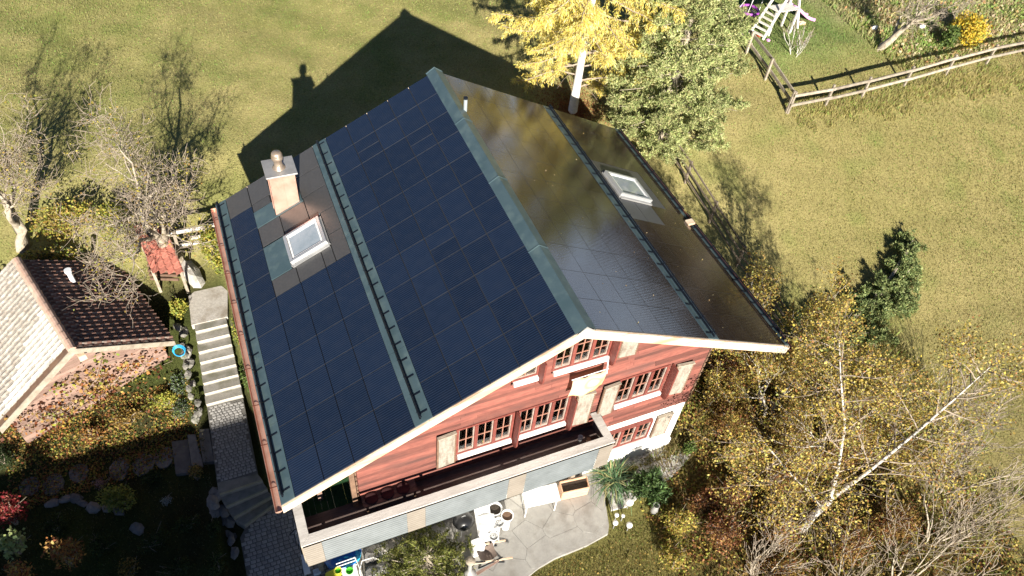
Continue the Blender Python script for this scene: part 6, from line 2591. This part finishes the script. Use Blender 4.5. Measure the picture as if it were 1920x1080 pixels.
mb.tube([c + Vector((.46 * math.cos(t), .46 * math.sin(t), .02 * math.sin(2 * t))) for t in [2 * math.pi * k / 28 for k in range(29)]], .065, 8, cap=False)
mb.build("ring", M_PURP, nsw, smooth=True)
mb = MB()
for k in range(-4, 5):
    w_ = math.sqrt(max(.01, .44 ** 2 - (k * .1) ** 2))
    mb.tube([c + Vector((k * .1, -w_, 0)), c + Vector((k * .1, 0, -.10)), c + Vector((k * .1, w_, 0))], .012, 4)
    mb.tube([c + Vector((-w_, k * .1, 0)), c + Vector((0, k * .1, -.10)), c + Vector((w_, k * .1, 0))], .012, 4)
mb.build("net", mat("dark_net", (.03, .02, .05), (.08, .05, .10), 9, .8), nsw)
for k in range(4):
    t = .8 + math.pi / 2 * k
    mb = MB()
    mb.tube([c + Vector((.45 * math.cos(t), .45 * math.sin(t), 0)), Vector((18.45 + (.2 if k % 2 else -.2), 17.8, GZ0 + 2.9))], .012, 5)
    mb.build("rope", M_WHITEP, nsw)
mb = MB()
mb.box(17.72, 18.0, 16.36, 16.55, GZ0 + .02, GZ0 + .14)
tag(mb.build("red_toy", M_REDP, off=(17.9, 16.4, GZ0), bevel=.02), "small red toy lying under the foot of the play frame's ladder", "toy")
mb = MB()
mb.box(17.95, 18.1, 15.95, 16.1, GZ0, GZ0 + .12)
tag(mb.build("pink_toy", M_PINK, off=(18.0, 16.0, GZ0), bevel=.03), "small pink toy on the lawn beside the play frame's ladder", "toy")
o = rock((20.6, 16.95, 1.1), .22, M_VERGE, name="small_stone", seed=77, sq=(1.3, .8, .5))
tag(o, "pale stone on the lawn beneath the pink slide", "stone")
for i, (x, y, lab) in enumerate(((23.9, 15.6, "white crumpled scrap lying under the lawn's leafless tree"), (26.4, 15.1, "white crumpled scrap in the rough growth left of the orange-yellow bush"))):
    o = rock((x, y, g(x, y) + .15), .16, M_WHITEP, name="white_scrap", seed=90 + i, sq=(1, .8, .7))
    tag(o, lab, "scrap")
# two light things on the right eave
mb = MB()
c = roof_pt(6.30, 4.75, .05)
mb.box(c.x - .12, c.x + .12, c.y - .1, c.y + .12, c.z - .02, c.z + .05)
tag(mb.build("pale_block", M_VERGE, off=tuple(c), bevel=.02), "pale wooden block lying by the gap in the right eave's snow guard", "block")

# ------------------------------------------------------------------ unseen house added to the south to shade the lower left garden
nb = thing("added_shade_house", "unseen guessed house added south of the garden to shade the beds", "house", (-16, -12, -3.4))
X0, X1, Y0, Y1, ZT, ZE = -25.0, -9.15, -15.5, -8.6, 4.15, 4.05
mb = MB()
mb.box(X0, X1, Y0, Y1, -4.5, ZE - .2)
mb.build("wall", M_WHITE, nb)
for (ya, yb, za, zb_) in ((Y1 + .02, (Y0 + Y1) / 2, ZE - .05, ZT + 1.2), ((Y0 + Y1) / 2, Y0 - .4, ZT + 1.2, ZE - .3)):
    mb = MB()
    y0_, y1_ = min(ya, yb), max(ya, yb)
    zl, zh = (za, zb_) if ya < yb else (zb_, za)
    mb.hexa([(X0 - .3, y0_, zl - .18), (X1 + .02, y0_, zl - .18), (X1 + .02, y1_, zh - .18), (X0 - .3, y1_, zh - .18), (X0 - .3, y0_, zl), (X1 + .02, y0_, zl), (X1 + .02, y1_, zh), (X0 - .3, y1_, zh)])
    mb.build("roof_slope", M_TILE, nb)
for k in range(4):
    for (y_, s_) in ((Y1, 1),):
        mb = MB()
        x_ = X0 + 2.5 + 3.4 * k
        mb.box(x_, x_ + 1.1, y_ + .0, y_ + .04, -.2, 1.2)
        f_ = mb.build("window", M_WHITEP, nb)
        mb = MB()
        mb.box(x_ + .08, x_ + 1.02, y_ + .041, y_ + .05, -.12, 1.12)
        mb.build("pane", M_DARKM, f_)
